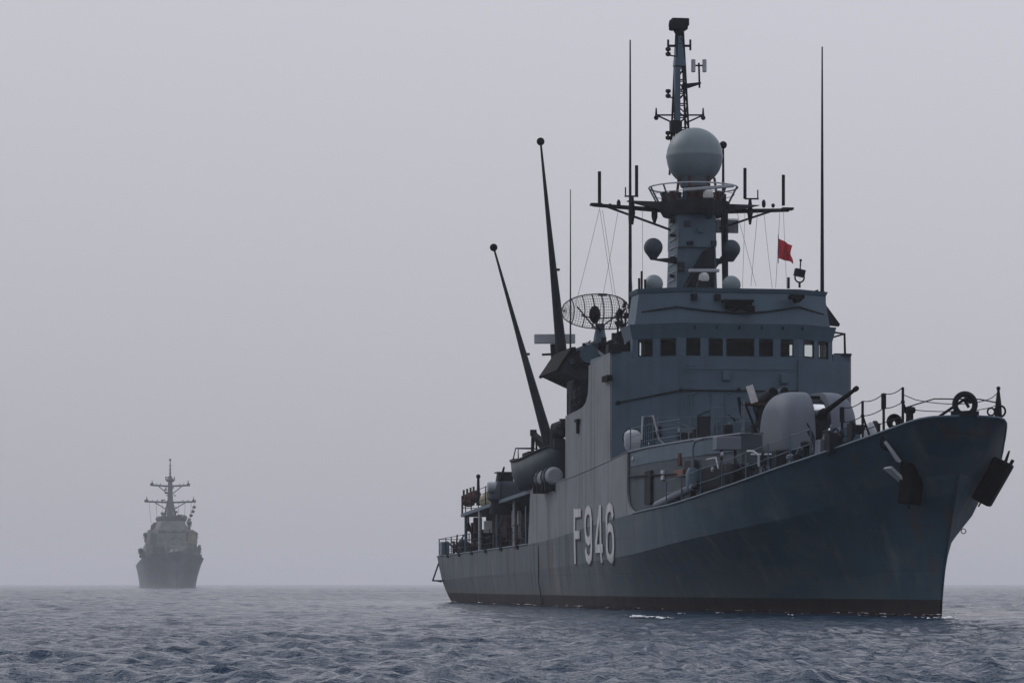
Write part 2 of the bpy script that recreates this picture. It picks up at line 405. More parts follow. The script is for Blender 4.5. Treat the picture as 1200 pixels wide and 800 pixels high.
B_WL = [(0, .04), (.3, .09), (5, .85), (10, 1.75), (20, 3.4), (30, 4.5), (40, 4.95), (60, 4.95), (76, 4.45), (90.3, 3.9)]
zd = lambda s: interp(s, SHEER)
zk = lambda s: interp(s, KNUCK)
def s_stem(z): return -2.9 * (max(z, 0) / 6.35) ** 1.45 + (.0 if z >= 0 else -z * .2)
def s_end(z): return 84 + 3.4 * min(max(z, 0) / 2.72, 1) ** .7 + (z * 1.5 if z < 0 else 0)
def hull_b(s, z):
    st, en = s_stem(z), s_end(z)
    d = max(s - st, 0) / (en - st) * 90.3
    bw, bk, bd = interp(d, B_WL), interp(d, B_KN), interp(d, B_DECK)
    k, dd = zk(s), zd(s)
    if z <= 0: return bw * (1 + .14 * z)
    if z < k:
        e = 1.5 - .5 * min(max(s, 0) / 40, 1)
        return bw + (bk - bw) * (z / k) ** e
    return bk + (bd - bk) * min((z - k) / (dd - k), 1)
ROWS = [('w', -1.5), ('w', -.6)] + [('k', i / 9) for i in range(10)] + [('d', i / 6) for i in range(1, 7)]
DS = [0, .08, .2, .4, .7, 1.1, 1.6, 2.2, 3, 4, 5, 6.2, 7.6, 9, 11, 13, 15, 17.5, 20, 22.5, 25, 27.5, 30, 33, 36, 40, 44, 48, 52, 57, 62, 67, 72, 77, 82, 86, 90.3]
def hull_pt(row, d):
    s = d - 2
    for _ in range(14):
        z = row[1] if row[0] == 'w' else (row[1] * zk(s) if row[0] == 'k' else zk(s) + row[1] * (zd(s) - zk(s)))
        st, en = s_stem(z), s_end(z)
        s = .5 * s + .5 * (st + d / 90.3 * (en - st))
    return s, z
mb = MB(); nr, nc = len(ROWS), len(DS)
for side in (1, -1):
    vs_ = []
    for row in ROWS:
        for d in DS:
            s, z = hull_pt(row, d); vs_.append((-side * hull_b(s, z), s, z))
    fs_ = [(i * nc + j, i * nc + j + 1, (i + 1) * nc + j + 1, (i + 1) * nc + j) for i in range(nr - 1) for j in range(nc - 1)]
    mb.add(vs_, fs_)
KROW = [i for i, r_ in enumerate(ROWS) if r_ == ('k', 1.0)][0]
n1 = nr * nc
for j in range(nc - 1): mb.f.append(((nr - 1) * nc + j, (nr - 1) * nc + j + 1, n1 + (nr - 1) * nc + j + 1, n1 + (nr - 1) * nc + j))   # deck
for i in range(nr - 1):
    mb.f.append((i * nc + nc - 1, (i + 1) * nc + nc - 1, n1 + (i + 1) * nc + nc - 1, n1 + i * nc + nc - 1))                          # transom
    mb.f.append((i * nc, (i + 1) * nc, n1 + (i + 1) * nc, n1 + i * nc))                                                              # stem bar
hull = mb.build('hull', 'hull', ship)
hull.data.set_sharp_from_angle(angle=R(28))
for e_ in hull.data.edges:                       # the knuckle is a hard chine
    a_, b_ = [v % (nr * nc) for v in e_.vertices]
    if a_ // nc == KROW and b_ // nc == KROW: e_.use_edge_sharp = True

# rim along the deck edge
for side in (1, -1):
    pts = []
    for d in [0, .1, .3, .6, 1, 1.5, 2, 3, 4, 5, 6.5, 8, 10, 12, 14, 16, 18, 20, 22, 24, 26.2]:
        s, z = hull_pt(('d', 1), d); pts.append((-side * hull_b(s, z), s, z + .01))
    MB().tube(pts, .045, 6).build('gunwale', 'grey', hull)
    pts = []
    for d in [51.5, 56, 62, 68, 74, 80, 86, 90.3]:
        s, z = hull_pt(('d', 1), d); pts.append((-side * hull_b(s, z), s, z + .01))
    MB().tube(pts, .045, 6).build('gunwale', 'grey', hull)
# rubbing seam: a vertical pipe outlet on the starboard quarter
MB().tube([(-5.20, 46.5, 2.9), (-5.19, 46.5, 1.2), (-5.0, 46.5, .1)], .028, 6).build('discharge_pipe', 'well', hull)
# stern frame on the starboard quarter
mb = MB(); a = at(514, 660, p=4.25); b = at(507, 680, p=4.9); c = at(517, 681, p=4.15)
mb.tube([a, b, c], .055, 6); mb.tube([(a[0] + 2, a[1], a[2]), (b[0] + 2, b[1], b[2]), (c[0] + 2, c[1], c[2])], .055, 6); mb.tube([b, (b[0] + 2, b[1], b[2])], .05, 6)
mb.build('stern_bracket', 'dark', ship)

# hull number: F 9 4 6 as painted ribbons that follow the plating
GLY = {
 'F': [[(0, 0), (0, 1)], [(0, .91), (.92, .91)], [(0, .52), (.72, .52)]],
 '9': [[(.86, .60), (.80, .44), (.5, .38), (.2, .44), (.08, .60), (.08, .76), (.2, .90), (.5, .95), (.8, .90), (.9, .76), (.9, .30), (.80, .12), (.5, .05), (.2, .12), (.08, .26)]],
 '4': [[(.70, 0), (.70, 1)], [(.66, .97), (.05, .30)], [(.0, .25), (.98, .25)]],
 '6': [[(.92, .76), (.8, .90), (.5, .95), (.2, .90), (.1, .76), (.1, .24), (.2, .11), (.5, .05), (.8, .11), (.92, .26), (.92, .42), (.8, .56), (.5, .61), (.2, .56), (.12, .42)]],
}
def dense(pl, n=5):
    o = []
    for a, b in zip(pl, pl[1:]): o += [(a[0] + (b[0] - a[0]) * i / n, a[1] + (b[1] - a[1]) * i / n) for i in range(n)]
    return o + [pl[-1]]
def ribbon(mb, pl, hw, s0, z0, W, H, off, side=1):
    pts = [Vector((x * W, y * H)) for x, y in dense(pl)]
    n = len(pts); base = len(mb.v)
    for i, p in enumerate(pts):
        d = (pts[min(i + 1, n - 1)] - pts[max(i - 1, 0)]).normalized(); nn = Vector((-d.y, d.x))
        for k in (-1, -.33, .33, 1):
            q = p + nn * hw * k; s = s0 - q.x * side; z = z0 + q.y
            mb.v.append((-side * (hull_b(s, z) + off), s, z))
    for i in range(n - 1):
        for k in range(3): mb.f.append((base + i * 4 + k, base + i * 4 + k + 1, base + (i + 1) * 4 + k + 1, base + (i + 1) * 4 + k))
ss = [37.0, 34.6, 32.2, 29.85]; W, H = 1.66, 2.45
for side in (1, -1):
    for k, ch in enumerate('F946'):
        s0 = ss[k] if side == 1 else ss[3 - k] - W * 1.05
        if side == -1: s0 = 70 - ss[k] - 3
        mb = MB()
        for q, pl in enumerate(GLY[ch]): ribbon(mb, pl, .17, s0 - .13 * side, 1.86, W, H, .020 + .001 * q, side)
        sh = mb.build('number_outline', 'letter_dark', None)
        mb = MB()
        for q, pl in enumerate(GLY[ch]): ribbon(mb, pl, .18, s0, 1.96, W, H, .034 + .001 * q, side)
        o = mb.build('hull_digit', 'letter', hull); sh.parent = hull

# raised hull side, port and starboard: from the step at the well to the boat deck
z01 = lambda s: interp(s, [(10, 6.6), (25.5, 6.42), (29, 6.22), (39.4, 5.78), (48.7, 5.58), (78, 4.95)])
for side in (1, -1):
    poly = [(25.5, z01(25.5)), (25.5, 4.55), (25.2, 4.2), (24.6, 4.02), (23.7, 3.9)] + [(s, zd(s) - .0) for s in (26, 29, 33, 37, 41, 45, 48.2)]
    poly = [(25.5, z01(25.5)), (25.5, 4.75), (25.35, 4.42), (25.0, 4.16), (24.4, 4.0), (23.6, zd(23.6))] + [(s, zd(s)) for s in (25, 29, 33, 37, 41, 45, 49.4)] + [(48.7, z01(48.7) - .1), (48.2, z01(48.7))] + [(s, z01(s)) for s in (45, 41, 37, 33, 29)]
    x0, x1 = (-5.2, -5.12) if side == 1 else (5.12, 5.2)
    MB().panel(poly, x0, x1).build('side_plating', 'side' , ship)
    pts = [(-side * 5.205, s, z01(s) + .0) for s in (25.5, 29, 33, 37, 41, 45, 48.2)]
    MB().tube(pts, .022, 6).build('rubbing_strip', 'side', ship)
    # tall side of the superstructure
    poly = [(29.1, 10.72), (29.1, 6.24)] + [(s, z01(s) + .02) for s in (33, 37, 39.4)] + [(39.4, 8.62), (36.5, 8.72), (35.2, 8.8), (34.5, 8.95), (34.0, 9.3), (33.85, 9.8), (33.8, 10.5)]
    x0, x1 = (-5.2, -5.12) if side == 1 else (5.12, 5.2)
    MB().panel(poly, x0, x1).build('superstructure_side', 'side', ship)
# fixtures on the starboard wall
mb = MB(); c = at(710, 444, p=5.25); mb.box(c[0] - .12, c[0] + .1, c[1] - .9, c[1] + .3, c[2] - .12, c[2] + .12); mb.build('wall_vent', 'black', ship)
mb = MB(); c = at(677, 497, p=5.25); mb.box(c[0] - .05, c[0] + .1, c[1] - .15, c[1] + .15, c[2] - .4, c[2] + .1); mb.box(c[0] - .09, c[0] + .1, c[1] - .35, c[1] + .35, c[2] + .1, c[2] + .22); mb.build('wall_bracket', 'black', ship)

# deckhouse one level up, long and tapering forward under the gun
def ply(half): return [(-p, s) for s, p in half] + [(p, s) for s, p in reversed(half)]
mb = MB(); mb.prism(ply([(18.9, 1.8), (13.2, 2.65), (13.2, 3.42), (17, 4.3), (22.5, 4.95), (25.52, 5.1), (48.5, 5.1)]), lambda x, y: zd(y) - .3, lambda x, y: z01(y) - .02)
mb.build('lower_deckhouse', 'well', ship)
for side in (1, -1):   # deck edge of that house
    hp = [(13.2, 3.45), (15, 3.9), (17, 4.32), (22.5, 4.97), (25.3, 5.11)]
    mb = MB()
    for (a_, b_) in zip(hp, hp[1:]):
        mb.add([(-side * a_[1], a_[0], z01(a_[0]) - .02), (-side * b_[1], b_[0], z01(b_[0]) - .02), (-side * b_[1], b_[0], z01(b_[0]) - .62), (-side * a_[1], a_[0], z01(a_[0]) - .62),
                (-side * (a_[1] - .1), a_[0], z01(a_[0]) - .02), (-side * (b_[1] - .1), b_[0], z01(b_[0]) - .02), (-side * (b_[1] - .1), b_[0], z01(b_[0]) - .62), (-side * (a_[1] - .1), a_[0], z01(a_[0]) - .62)],
               [(0, 1, 2, 3), (4, 7, 6, 5), (0, 4, 5, 1), (3, 2, 6, 7)])
    mb.build('bulwark_band', 'grey', ship)
    MB().tube([(-side * p, s, z01(s)) for s, p in ((18.9, 1.8), (13.2, 2.65), (13.2, 3.47), (15, 3.9), (17, 4.32), (20, 4.66), (22.5, 4.97), (25.5, 5.15))], .05, 6).build('deck_edge', 'gun', ship)
    MB().tube([(-side * (p + .04), s, z01(s) - 1.0 - .03 * (26 - s)) for s, p in ((13.3, 3.5), (17, 4.32), (20, 4.66), (22.5, 4.97), (25.4, 5.15))], .04, 6).build('wall_pipe', 'dark', ship)

# bridge superstructure
low = [(27.6, 2.5), (29.1, 5.12), (33.8, 5.12)]
MB().prism(ply(low), 6.0, 10.45).build('superstructure_block', 'grey', ship)
MB().prism(ply([(33.8, 5.1), (39.4, 5.1)]), 5.5, 8.6).build('superstructure_block', 'grey', ship)
# wing bulwarks
for side in (1, -1):
    MB().prism([(-side * 4.35, 28.85), (-side * 5.12, 29.15), (-side * 5.12, 33.8), (-side * 5.04, 33.8), (-side * 5.04, 29.3), (-side * 4.35, 29.0)], 10.45, 10.75).build('wing_bulwark', 'grey', ship)
    MB().box(*sorted((-side * 5.2, -side * 4.45)), 29.0, 29.16, 10.70, 10.80).build('wing_coaming', 'dark', ship)
mb = MB(); mb.tube([(4.4, 29.3, 11.72), (5.0, 29.4, 11.66), (5.02, 29.4, 10.8)], .05, 6); mb.tube([(5.0, 29.4, 11.66), (5.0, 33, 11.66), (5.0, 33, 10.8)], .04, 6); mb.build('wing_rail', 'dark', ship)

# bridge level: sill band, mullions and lintel round the windows
brg = bpy.data.objects.new('bridge', None); col.objects.link(brg); brg.parent = ship
H0, H1, H2 = 10.52, 11.25, 11.86
out_p = [(27.6, 2.5), (28.8, 4.3), (30.5, 4.3)]
MB().prism(ply(out_p), 10.452, H0).build('window_sill_band', 'grey', brg)
MB().loft2(ply(out_p), H1, ply([(27.42, 2.58), (28.7, 4.45), (30.6, 4.45)]), H2).build('window_lintel_band', 'grey', brg)
MB().box(-3.6, 2.6, 29.4, 30.4, H0, H1).build('wheelhouse_interior', 'black', brg)  # solid black block standing in for the unlit room behind the glass
def along(a, b, t): return (a[0] + (b[0] - a[0]) * t, a[1] + (b[1] - a[1]) * t)
def seg(mb, a, b, t0, t1, z0, z1, d0, d1):
    dx, dy = b[0] - a[0], b[1] - a[1]; l = math.hypot(dx, dy); nx, ny = dy / l, -dx / l
    p, q = along(a, b, t0), along(a, b, t1)
    mb.prism([(p[0] + nx * d0, p[1] + ny * d0), (q[0] + nx * d0, q[1] + ny * d0), (q[0] + nx * d1, q[1] + ny * d1), (p[0] + nx * d1, p[1] + ny * d1)], z0, z1)
c = [(-4.3, 30.5), (-4.3, 28.8), (-2.5, 27.6), (2.5, 27.6), (4.3, 28.8), (4.3, 30.5)]
MB().box(-2.75, 2.6, 30.62, 33.8, 10.46, 13.18).build('bridge_rear_house', 'grey', ship)
MB().box(-2.95, 2.95, 30.2, 34.0, 13.2, 13.33).build('roof_platform', 'grey', ship)
# windows as fractions of each face (faces run starboard side, starboard chamfer, front, port chamfer, port side)
WIN = {0: [(.25, .75)], 1: [(.12, .42), (.58, .90)], 2: [(.045, .165), (.235, .355), (.385, .625), (.665, .785), (.85, .96)], 3: [(.16, .46), (.58, .88)], 4: [(.25, .75)]}
mull = MB()
for k in range(5):
    a, b = c[k], c[k + 1]; t = 0
    for t0, t1 in WIN[k] + [(1, 1)]:
        if t0 > t: seg(mull, a, b, t, t0, H0, H1, 0.0, -.10)
        t = t1
    for t0, t1 in WIN[k]:
        wn = MB(); e = .012
        seg(wn, a, b, t0, t1, H0, H1, -.06, -.075)
        wo = wn.build('window', 'glass', brg)
        fr = MB(); l = math.dist(a, b); w_ = .045 / l
        seg(fr, a, b, t0, t0 + w_, H0, H1, .012, -.05); seg(fr, a, b, t1 - w_, t1, H0, H1, .012, -.05)
        seg(fr, a, b, t0 + w_, t1 - w_, H0, H0 + .05, .012, -.05); seg(fr, a, b, t0 + w_, t1 - w_, H1 - .05, H1, .012, -.05)
        fr.build('window_frame', 'dark', brg)
mull.build('window_pillars', 'grey', brg)
# block above the bridge, with flared parapet
MB().loft2(ply([(27.75, 2.6), (28.8, 4.2), (30.4, 4.2)]), H2, ply([(27.95, 2.62), (28.9, 4.0), (30.4, 4.0)]), 13.2).build('upper_bridge_block', 'grey', ship)
MB().loft2(ply([(27.9, 2.65), (28.88, 4.05), (30.5, 4.05)]), 13.2, ply([(27.86, 2.68), (28.84, 4.12), (30.6, 4.12)]), 13.36).build('roof_parapet', 'grey', ship)
mb = MB(); mb.tube([(-4.12, 29.5, 12.25), (-3.9, 28.7, 12.4), (-2.64, 27.78, 12.55), (-1.5, 27.78, 12.42), (0, 27.80, 12.3), (1.2, 27.78, 12.4), (2.6, 27.78, 12.62), (3.9, 28.7, 12.4), (4.1, 29.4, 12.3)], .035, 6); mb.build('signal_cable', 'dark', ship)
mb = MB(); mb.tube([(-5.16, 29.3, 8.55), (-4.9, 28.95, 8.62), (-2.5, 27.54, 9.08), (0, 27.54, 9.08), (2.5, 27.54, 9.08)], .035, 6)
for p in ((-4.9, 28.92, 8.62), (-2.5, 27.54, 9.08), (-.05, 27.54, 9.12)): mb.ball(p, .09, 8)
mb.build('wall_cable', 'dark', ship)
mb = MB(); mb.box(-.75, .55, 27.35, 27.78, 12.75, 12.85); mb.box(-.6, .5, 27.5, 27.78, 12.5, 12.75); mb.box(.2, .6, 27.4, 27.6, 12.35, 12.6); mb.tube([(-.3, 27.6, 12.4), (.3, 27.6, 12.7)], .07); mb.build('searchlight_bracket', 'black', ship)
mb = MB(); mb.box(2.1, 2.7, 27.3, 27.7, 12.92, 13.08); mb.tube([(2.3, 27.5, 12.85), (2.6, 27.6, 12.95)], .12); mb.build('lamp_bracket', 'black', ship)
for x in (-.9, -1.9): MB().box(x - .12, x + .12, 27.7, 27.95, 12.85, 13.1).build('roof_lamp', 'dark', ship)
mb = MB(); mb.fplate([(4.1, 12.9), (4.75, 12.05), (4.7, 11.95), (4.1, 12.0)], 29.2, 29.3); mb.build('screen_plate', 'dark', ship)
mb = MB()
for x in (-1.95, -1.0, -.05, .9, 1.8, 2.65): mb.box(x - .03, x + .03, 27.38, 27.46, 11.62, 11.76)
mb.build('wiper_motors', 'dark', brg)
# conduits and small fittings on the front of the superstructure
mb = MB()
mb.tube([(2.5, 27.55, 7.2), (2.5, 27.55, 10.4)], .03, 6); mb.tube([(-2.5, 27.55, 6.5), (-2.5, 27.55, 10.4)], .03, 6); mb.tube([(-1.2, 27.56, 6.5), (-1.2, 27.56, 9.0)], .03, 6)
mb.build('wall_conduit', 'grey', ship)

# ------------------------------------------------------------------ gun
gun = bpy.data.objects.new('deck_gun', None); col.objects.link(gun); gun.parent = ship
gun.location = (.06, 16.9, 6.1); gun.rotation_euler = (0, 0, R(7))
def lobe(side):
    mb = MB(); xs = [.33, .55, .8, .95, 1.08, 1.2, 1.3, 1.38, 1.44, 1.485, 1.51, 1.522]; n = 22
    for x in xs:
        Ly = 1.05 + .55 * math.sqrt(max(1 - (max(x - .95, 0) / .575) ** 2, 0))
        Hh = 1.45 + .79 * math.sqrt(max(1 - (max(x - .80, 0) / .725) ** 2, 0))
        for i in range(n):
            a = PI * i / (n - 1); ca, sa = math.cos(a), math.sin(a); e = 2 / 3.1
            mb.v.append((side * x, -Ly * math.copysign(abs(ca) ** e, ca), Hh * abs(sa) ** e))
    for i in range(len(xs) - 1):
        for j in range(n - 1): mb.f.append((i * n + j, i * n + j + 1, (i + 1) * n + j + 1, (i + 1) * n + j))
    mb.f += [tuple(range(n)), tuple((len(xs) - 1) * n + j for j in range(n))[::-1]]
    mb.build('gun_shield', 'gun', gun)
lobe(1); lobe(-1)
MB().lathe((0, 0, 0), [(.95, -.33), (1.0, -.3), (1.0, .3), (.95, .33)], 28, 'x').build('gun_cradle', 'dark', gun)
for v in [o for o in gun.children if o.name.startswith('gun_cradle')][0].data.vertices: v.co.z += 1.0; v.co.y -= .25
MB().box(-.32, .32, -.4, 1.5, .1, 2.1).build('gun_body', 'black', gun)
e = R(13); d = Vector((0, -math.cos(e), math.sin(e))); p0 = Vector((0, -1.0, 1.25))
MB().tube([p0, p0 + d * .7, p0 + d * .72, p0 + d * 1.5, p0 + d * 3.65, p0 + d * 3.67, p0 + d * 3.85], [.19, .17, .105, .095, .07, .095, .095], 14).build('gun_barrel', 'black', gun)
MB().lathe((-.05, -1.22, 1.5), [(.2, -.27), (.23, -.22), (.23, .16), (.2, .2)], 20, 'x').build('recoil_cylinder', 'steel', gun)
MB().ball((.28, -1.45, .75), .1, 12).build('gun_sight', 'steel', gun)
MB().lathe((0, 0, 0), [(1.62, -.12), (1.62, .0), (1.5, .03)], 36).build('gun_base_ring', 'grey', gun)

MB().lathe((.06, 16.9, 3.9), [(1.75, 0), (1.7, .3), (1.45, .5), (1.4, 2.1)], 32).build('gun_barbette', 'well', ship)
# rocket launcher behind the gun
rl = bpy.data.objects.new('rocket_launcher', None); col.objects.link(rl); rl.parent = ship
q = at(908, 462, s=21.0); rl.location = q
MB().tube([(-.45, 1.4, -.25), (-.2, -.55, .05)], .2, 16).build('launch_tube', 'soot', rl)
MB().tube([(-.197, -.56, .052), (-.195, -.58, .054)], .17, 16).build('tube_mouth', 'black', rl)
MB().tube([(.05, 1.4, -.25), (.25, -.55, .08)], .2, 16).build('launch_tube', 'grey', rl)
MB().tube([(.252, -.56, .082), (.254, -.58, .083)], .17, 16).build('tube_mouth', 'black', rl)
MB().obox((-.95, -.1, 0), .28, .08, .7, (0, R(-18), 0)).build('blast_plate', 'white', rl)
MB().box(-1.3, .3, 0, .8, -.42, -.32).build('mount_frame', 'rust', rl)
mb = MB(); mb.lathe((-.2, .5, -1.9), [(.6, 0), (.5, .3), (.4, 1.5)], 20); mb.tube([(-1.1, .3, -.4), (-.6, .4, -1.6)], .05); mb.tube([(-.8, .3, -.4), (-.4, .4, -1.6)], .05); mb.tube([(-1.4, .3, -.1), (-1.2, .4, -1.0)], .07)
mb.build('pedestal', 'dark', rl)

def railing(name, pts, h, mat='dark', step=None, wires=3, r=.022, slack=0, parent=None):
    parent = parent or ship
    rail = MB()
    for w_ in range(1, wires + 1):
        P_ = []
        for a, b in zip(pts, pts[1:]):
            for i in range(4):
                t = i / 4; sag = slack * 4 * t * (1 - t)
                P_.append((a[0] + (b[0] - a[0]) * t, a[1] + (b[1] - a[1]) * t, a[2] + (b[2] - a[2]) * t + h * w_ / wires - sag))
        P_.append((pts[-1][0], pts[-1][1], pts[-1][2] + h))if w_ == wires else P_.append((pts[-1][0], pts[-1][1], pts[-1][2] + h * w_ / wires))
        rail.tube(P_, r * .6, 5, cap=False)
    ro = rail.build(name, mat, parent)
    for p in pts: MB().tube([p, (p[0], p[1], p[2] + h + .03)], r, 6).build('stanchion', mat, ro)
    return ro

# rails seen in front of the bridge, on the deckhouse roof
def lin(a, b, n): return [tuple(a[k] + (b[k] - a[k]) * i / (n - 1) for k in range(3)) for i in range(n)]
railing('guard_rail', [(-3.8, 16.2, 6.55), (-3.2, 19, 6.5), (-2.6, 21.5, 6.48), (-1.4, 22.5, 6.48), (0.2, 22.5, 6.48)], 1.55, 'grey', r=.03, wires=4)
railing('guard_rail', [(-5.0, 25.8, 6.42), (-4.7, 22.8, 6.48), (-4.3, 19.6, 6.5)], .95, 'grey', r=.025)

railing('guard_rail', [(-3.3, 13.4, 6.52), (-2.9, 15.4, 6.5), (-2.4, 17.2, 6.5)], 1.25, 'gun', r=.022, wires=4)
railing('guard_rail', [(-4.6, 22.4, 6.45), (-3.4, 22.0, 6.45), (-2.4, 21.6, 6.45), (-1.6, 21.0, 6.45)], 1.2, 'gun', r=.022, wires=4)
random.seed(31)
for i in range(22):
    x_ = random.uniform(-4.0, -.6); s_ = random.uniform(19.2, 23.5); h_ = random.uniform(.3, 1.1); mt = random.choice(('dark', 'soot', 'grey', 'grey', 'rust', 'gun'))
    if i % 2: MB().box(x_ - .2, x_ + random.uniform(.1, .5), s_, s_ + .4, 6.4, 6.5 + h_).build('deck_box', mt, ship, bevel=.02)
    else: MB().tube([(x_, s_, 6.4), (x_, s_, 6.5 + h_), (x_ + random.uniform(-.5, .5), s_, 6.7 + h_)], .035, 6).build('deck_pipe', mt, ship)
# white cased fitting with a strap, beside it a tilted frame, on the deckhouse roof
ft = bpy.data.objects.new('capstan_cover', None)
mb = MB(); q = at(741, 513, s=26.9)
mb.lathe(q, [(.26, -.5), (.34, -.3), (.38, 0), (.34, .2), (.2, .32), (.05, .35)], 18); o = mb.build('canister_cover', 'light', ship)
MB().ring(q, .385, .035, 20, 6).build('strap', 'dark', o)
mb = MB(); q = at(765, 487, s=23.5); r_ = at(772, 515, s=23.5); r2 = at(752, 515, s=23.5); r3 = at(753, 488, s=23.5)
mb.tube([r2, r3, q, r_], .045, 6); mb.tube([r_, (r_[0] + .4, r_[1], r_[2] - .35)], .05, 6); mb.build('tilted_frame', 'light', ship)
mb = MB()
for i in range(7): mb.tube([(r2[0] + .09 * i, r2[1] + .1, r2[2] - .2), (r3[0] + .07 * i, r3[1] + .15, r3[2])], .018, 5)
mb.build('frame_netting', 'dark', ship)

# ready-use locker on posts (light box by the gun) and davit pipe
q0 = at(840, 511, s=12.2); q1 = at(869, 527, s=12.2)
MB().box(q0[0], q1[0], 12.2, 12.9, q1[2], q0[2]).build('ready_locker', 'gun', ship, bevel=.03)
mb = MB()
for f in (.25, .8): mb.box(q0[0] + (q1[0] - q0[0]) * f - .04, q0[0] + (q1[0] - q0[0]) * f + .04, 12.4, 12.48, 4.4, q1[2])
mb.build('locker_legs', 'dark', ship)
q = at(812, 548, p=4.7); t_ = at(816, 513, p=4.7)
MB().tube([q, (q[0], q[1], t_[2] - .35), (q[0] + .05, q[1] - .1, t_[2] - .1), (q[0] + .35, q[1] - .4, t_[2])], [.05] * 4, 8).build('vent_pipe', 'gun', ship)
MB().lathe((q[0], q[1], q[2] - .8), [(.28, 0), (.28, .6), (.18, .8)], 14).build('vent_housing', 'grey', ship)
q = at(889, 545, p=4.25)
MB().tube([q, (q[0], q[1], q[2] + .35), (q[0] - .15, q[1] + .2, q[2] + .5), (q[0] - .2, q[1] + .8, q[2] + .52)], .04, 8).build('gooseneck_vent', 'light', ship)
# long tube lying on brackets inside the deck edge
a, b = at(770, 592, p=4.85), at(814, 570, p=4.75)
tb = MB().tube([a, b], [.17, .15], 12).build('deck_tube', 'gun', ship)
MB().tube([b, at(820, 567, p=4.75)], .11, 10).build('tube_nozzle', 'dark', tb)
mb = MB()
for t in (.15, .6, .95):
    c_ = [a[k] + (b[k] - a[k]) * t for k in range(3)]; mb.box(c_[0] - .1, c_[0] + .1, c_[1] - .12, c_[1] + .12, c_[2] - .6, c_[2] - .1)
mb.build('tube_brackets', 'black', ship)
# clutter along the deckhouse wall in the well
def wallbox(x0, y0, x1, y1, p, mat, name, dep=.35):
    a, b = at(x0, y0, p=p), at(x1, y1, p=p); s0, s1 = sorted((a[1], b[1])); z0, z1 = sorted((a[2], b[2]))
    return MB().box(-p, -p + dep, s0, s1, z0, z1).build(name, mat, ship, bevel=.02)
wallbox(784, 533, 797, 545, 4.55, 'rust', 'hose_box')
wallbox(785, 552, 800, 557, 4.6, 'orange', 'hose_reel', .12)
wallbox(755, 552, 762, 590, 5.0, 'dark', 'wall_door', .12)
wallbox(774, 551, 777, 562, 4.8, 'light', 'life_jacket_bag', .15)
wallbox(802, 540, 811, 572, 4.5, 'soot', 'wall_locker', .2)
wallbox(822, 548, 850, 570, 4.2, 'dark', 'winch', .8)
mb = MB(); q = at(854, 556, p=4.3); mb.ring(q, .33, .12, 20, 8, Matrix.Rotation(R(70), 3, 'Z')); mb.build('hose_coil', 'soot', ship)
mb = MB(); q = at(828, 538, p=4.3); mb.tube([q, at(839, 536, p=4.3), at(842, 549, p=4.3)], .03, 6); mb.build('crane_arm', 'light', ship)
for (x, y, r_) in ((742, 538, .09), (846, 532, .08), (835, 550, .08), (760, 520, .05)):
    MB().ball(at(x, y, p=5.2 if x < 750 else 4.4), r_ * .8, 10, 1, 1, 1.5).build('wall_lamp', 'light', ship)
random.seed(3)
for i in range(84):
    x = random.uniform(768, 990)
    p = 4.15 - (x - 775) / 210 * 1.6 + random.uniform(-.2, .25)
    k = at(x, 500, p=p); zz = zd(k[1]) - .1; hgt = random.uniform(.5, 1.35); ang = random.uniform(-.6, .6)
    mt = random.choice(('dark', 'dark', 'grey', 'soot', 'gun', 'well', 'dark', 'grey'))
    if i % 4 == 0: MB().tube([(k[0], k[1], zz), (k[0] + ang * .4, k[1], zz + hgt * .7), (k[0] + ang, k[1] - .2, zz + hgt)], random.uniform(.03, .06), 6).build('deck_pipe', mt, ship)
    elif i % 4 == 1: MB().lathe((k[0], k[1], zz), [(.16, 0), (.1, .15), (.09, hgt * .6), (.17, hgt * .62), (.17, hgt * .75), (.05, hgt * .8)], 10).build('deck_bollard', mt, ship)
    elif i % 4 == 2: MB().box(k[0] - random.uniform(.1, .25), k[0] + .15, k[1] - .2, k[1] + random.uniform(.1, .5), zz, zz + hgt * .8).build('deck_box', mt, ship, bevel=.02)
    else: MB().ring((k[0], k[1], zz + hgt * .7), random.uniform(.1, .2), .035, 14, 6, Matrix.Rotation(random.uniform(0, 3), 3, 'Z')).tube([(k[0], k[1], zz), (k[0], k[1], zz + hgt * .6)], .04, 6).build('valve_wheel', mt, ship)
# horizontal grab rail seen under the gun
MB().tube([at(880, 532, s=11), at(905, 532, s=11)], .035, 6).build('grab_rail', 'white', ship)

# guard rail on the forecastle edge, starboard; chained stanchions at the bow
def edge(s, side=1, inset=.08): z = zd(s); return (-side * (hull_b(s, z) - inset), s, z)
railing('guard_rail', [edge(s) for s in (18.8, 16.5, 14, 11.5, 9.2, 7.2, 5.4, 4.0)], 1.0, 'grey', r=.025, wires=2, slack=.03)
bow_posts = [edge(2.1), edge(.9), edge(-.3), edge(-1.35)]
rail = MB()
tops = [at(1003, 477, s=2.1), at(1026, 470, s=.9), at(1058, 461, s=-.3), at(1087, 454, s=-1.35)]
br = MB()
for lev, sl in ((1.0, .10), (.62, .06), (.25, .02)):
    P_ = []
    for (a, b), (c_, d_) in zip(zip(bow_posts, bow_posts[1:]), zip(tops, tops[1:])):
        for i in range(5):
            t = i / 5; q0 = [a[k] + (b[k] - a[k]) * t for k in range(3)]; q1 = c_[2] + (d_[2] - c_[2]) * t
            P_.append((q0[0], q0[1], q0[2] + (q1 - q0[2]) * lev - sl * 4 * t * (1 - t)))
    P_.append((bow_posts[-1][0], bow_posts[-1][1], bow_posts[-1][2] + (tops[-1][2] - bow_posts[-1][2]) * lev))
    br.tube(P_, .016, 5)
bro = br.build('bow_rail', 'dark', ship)
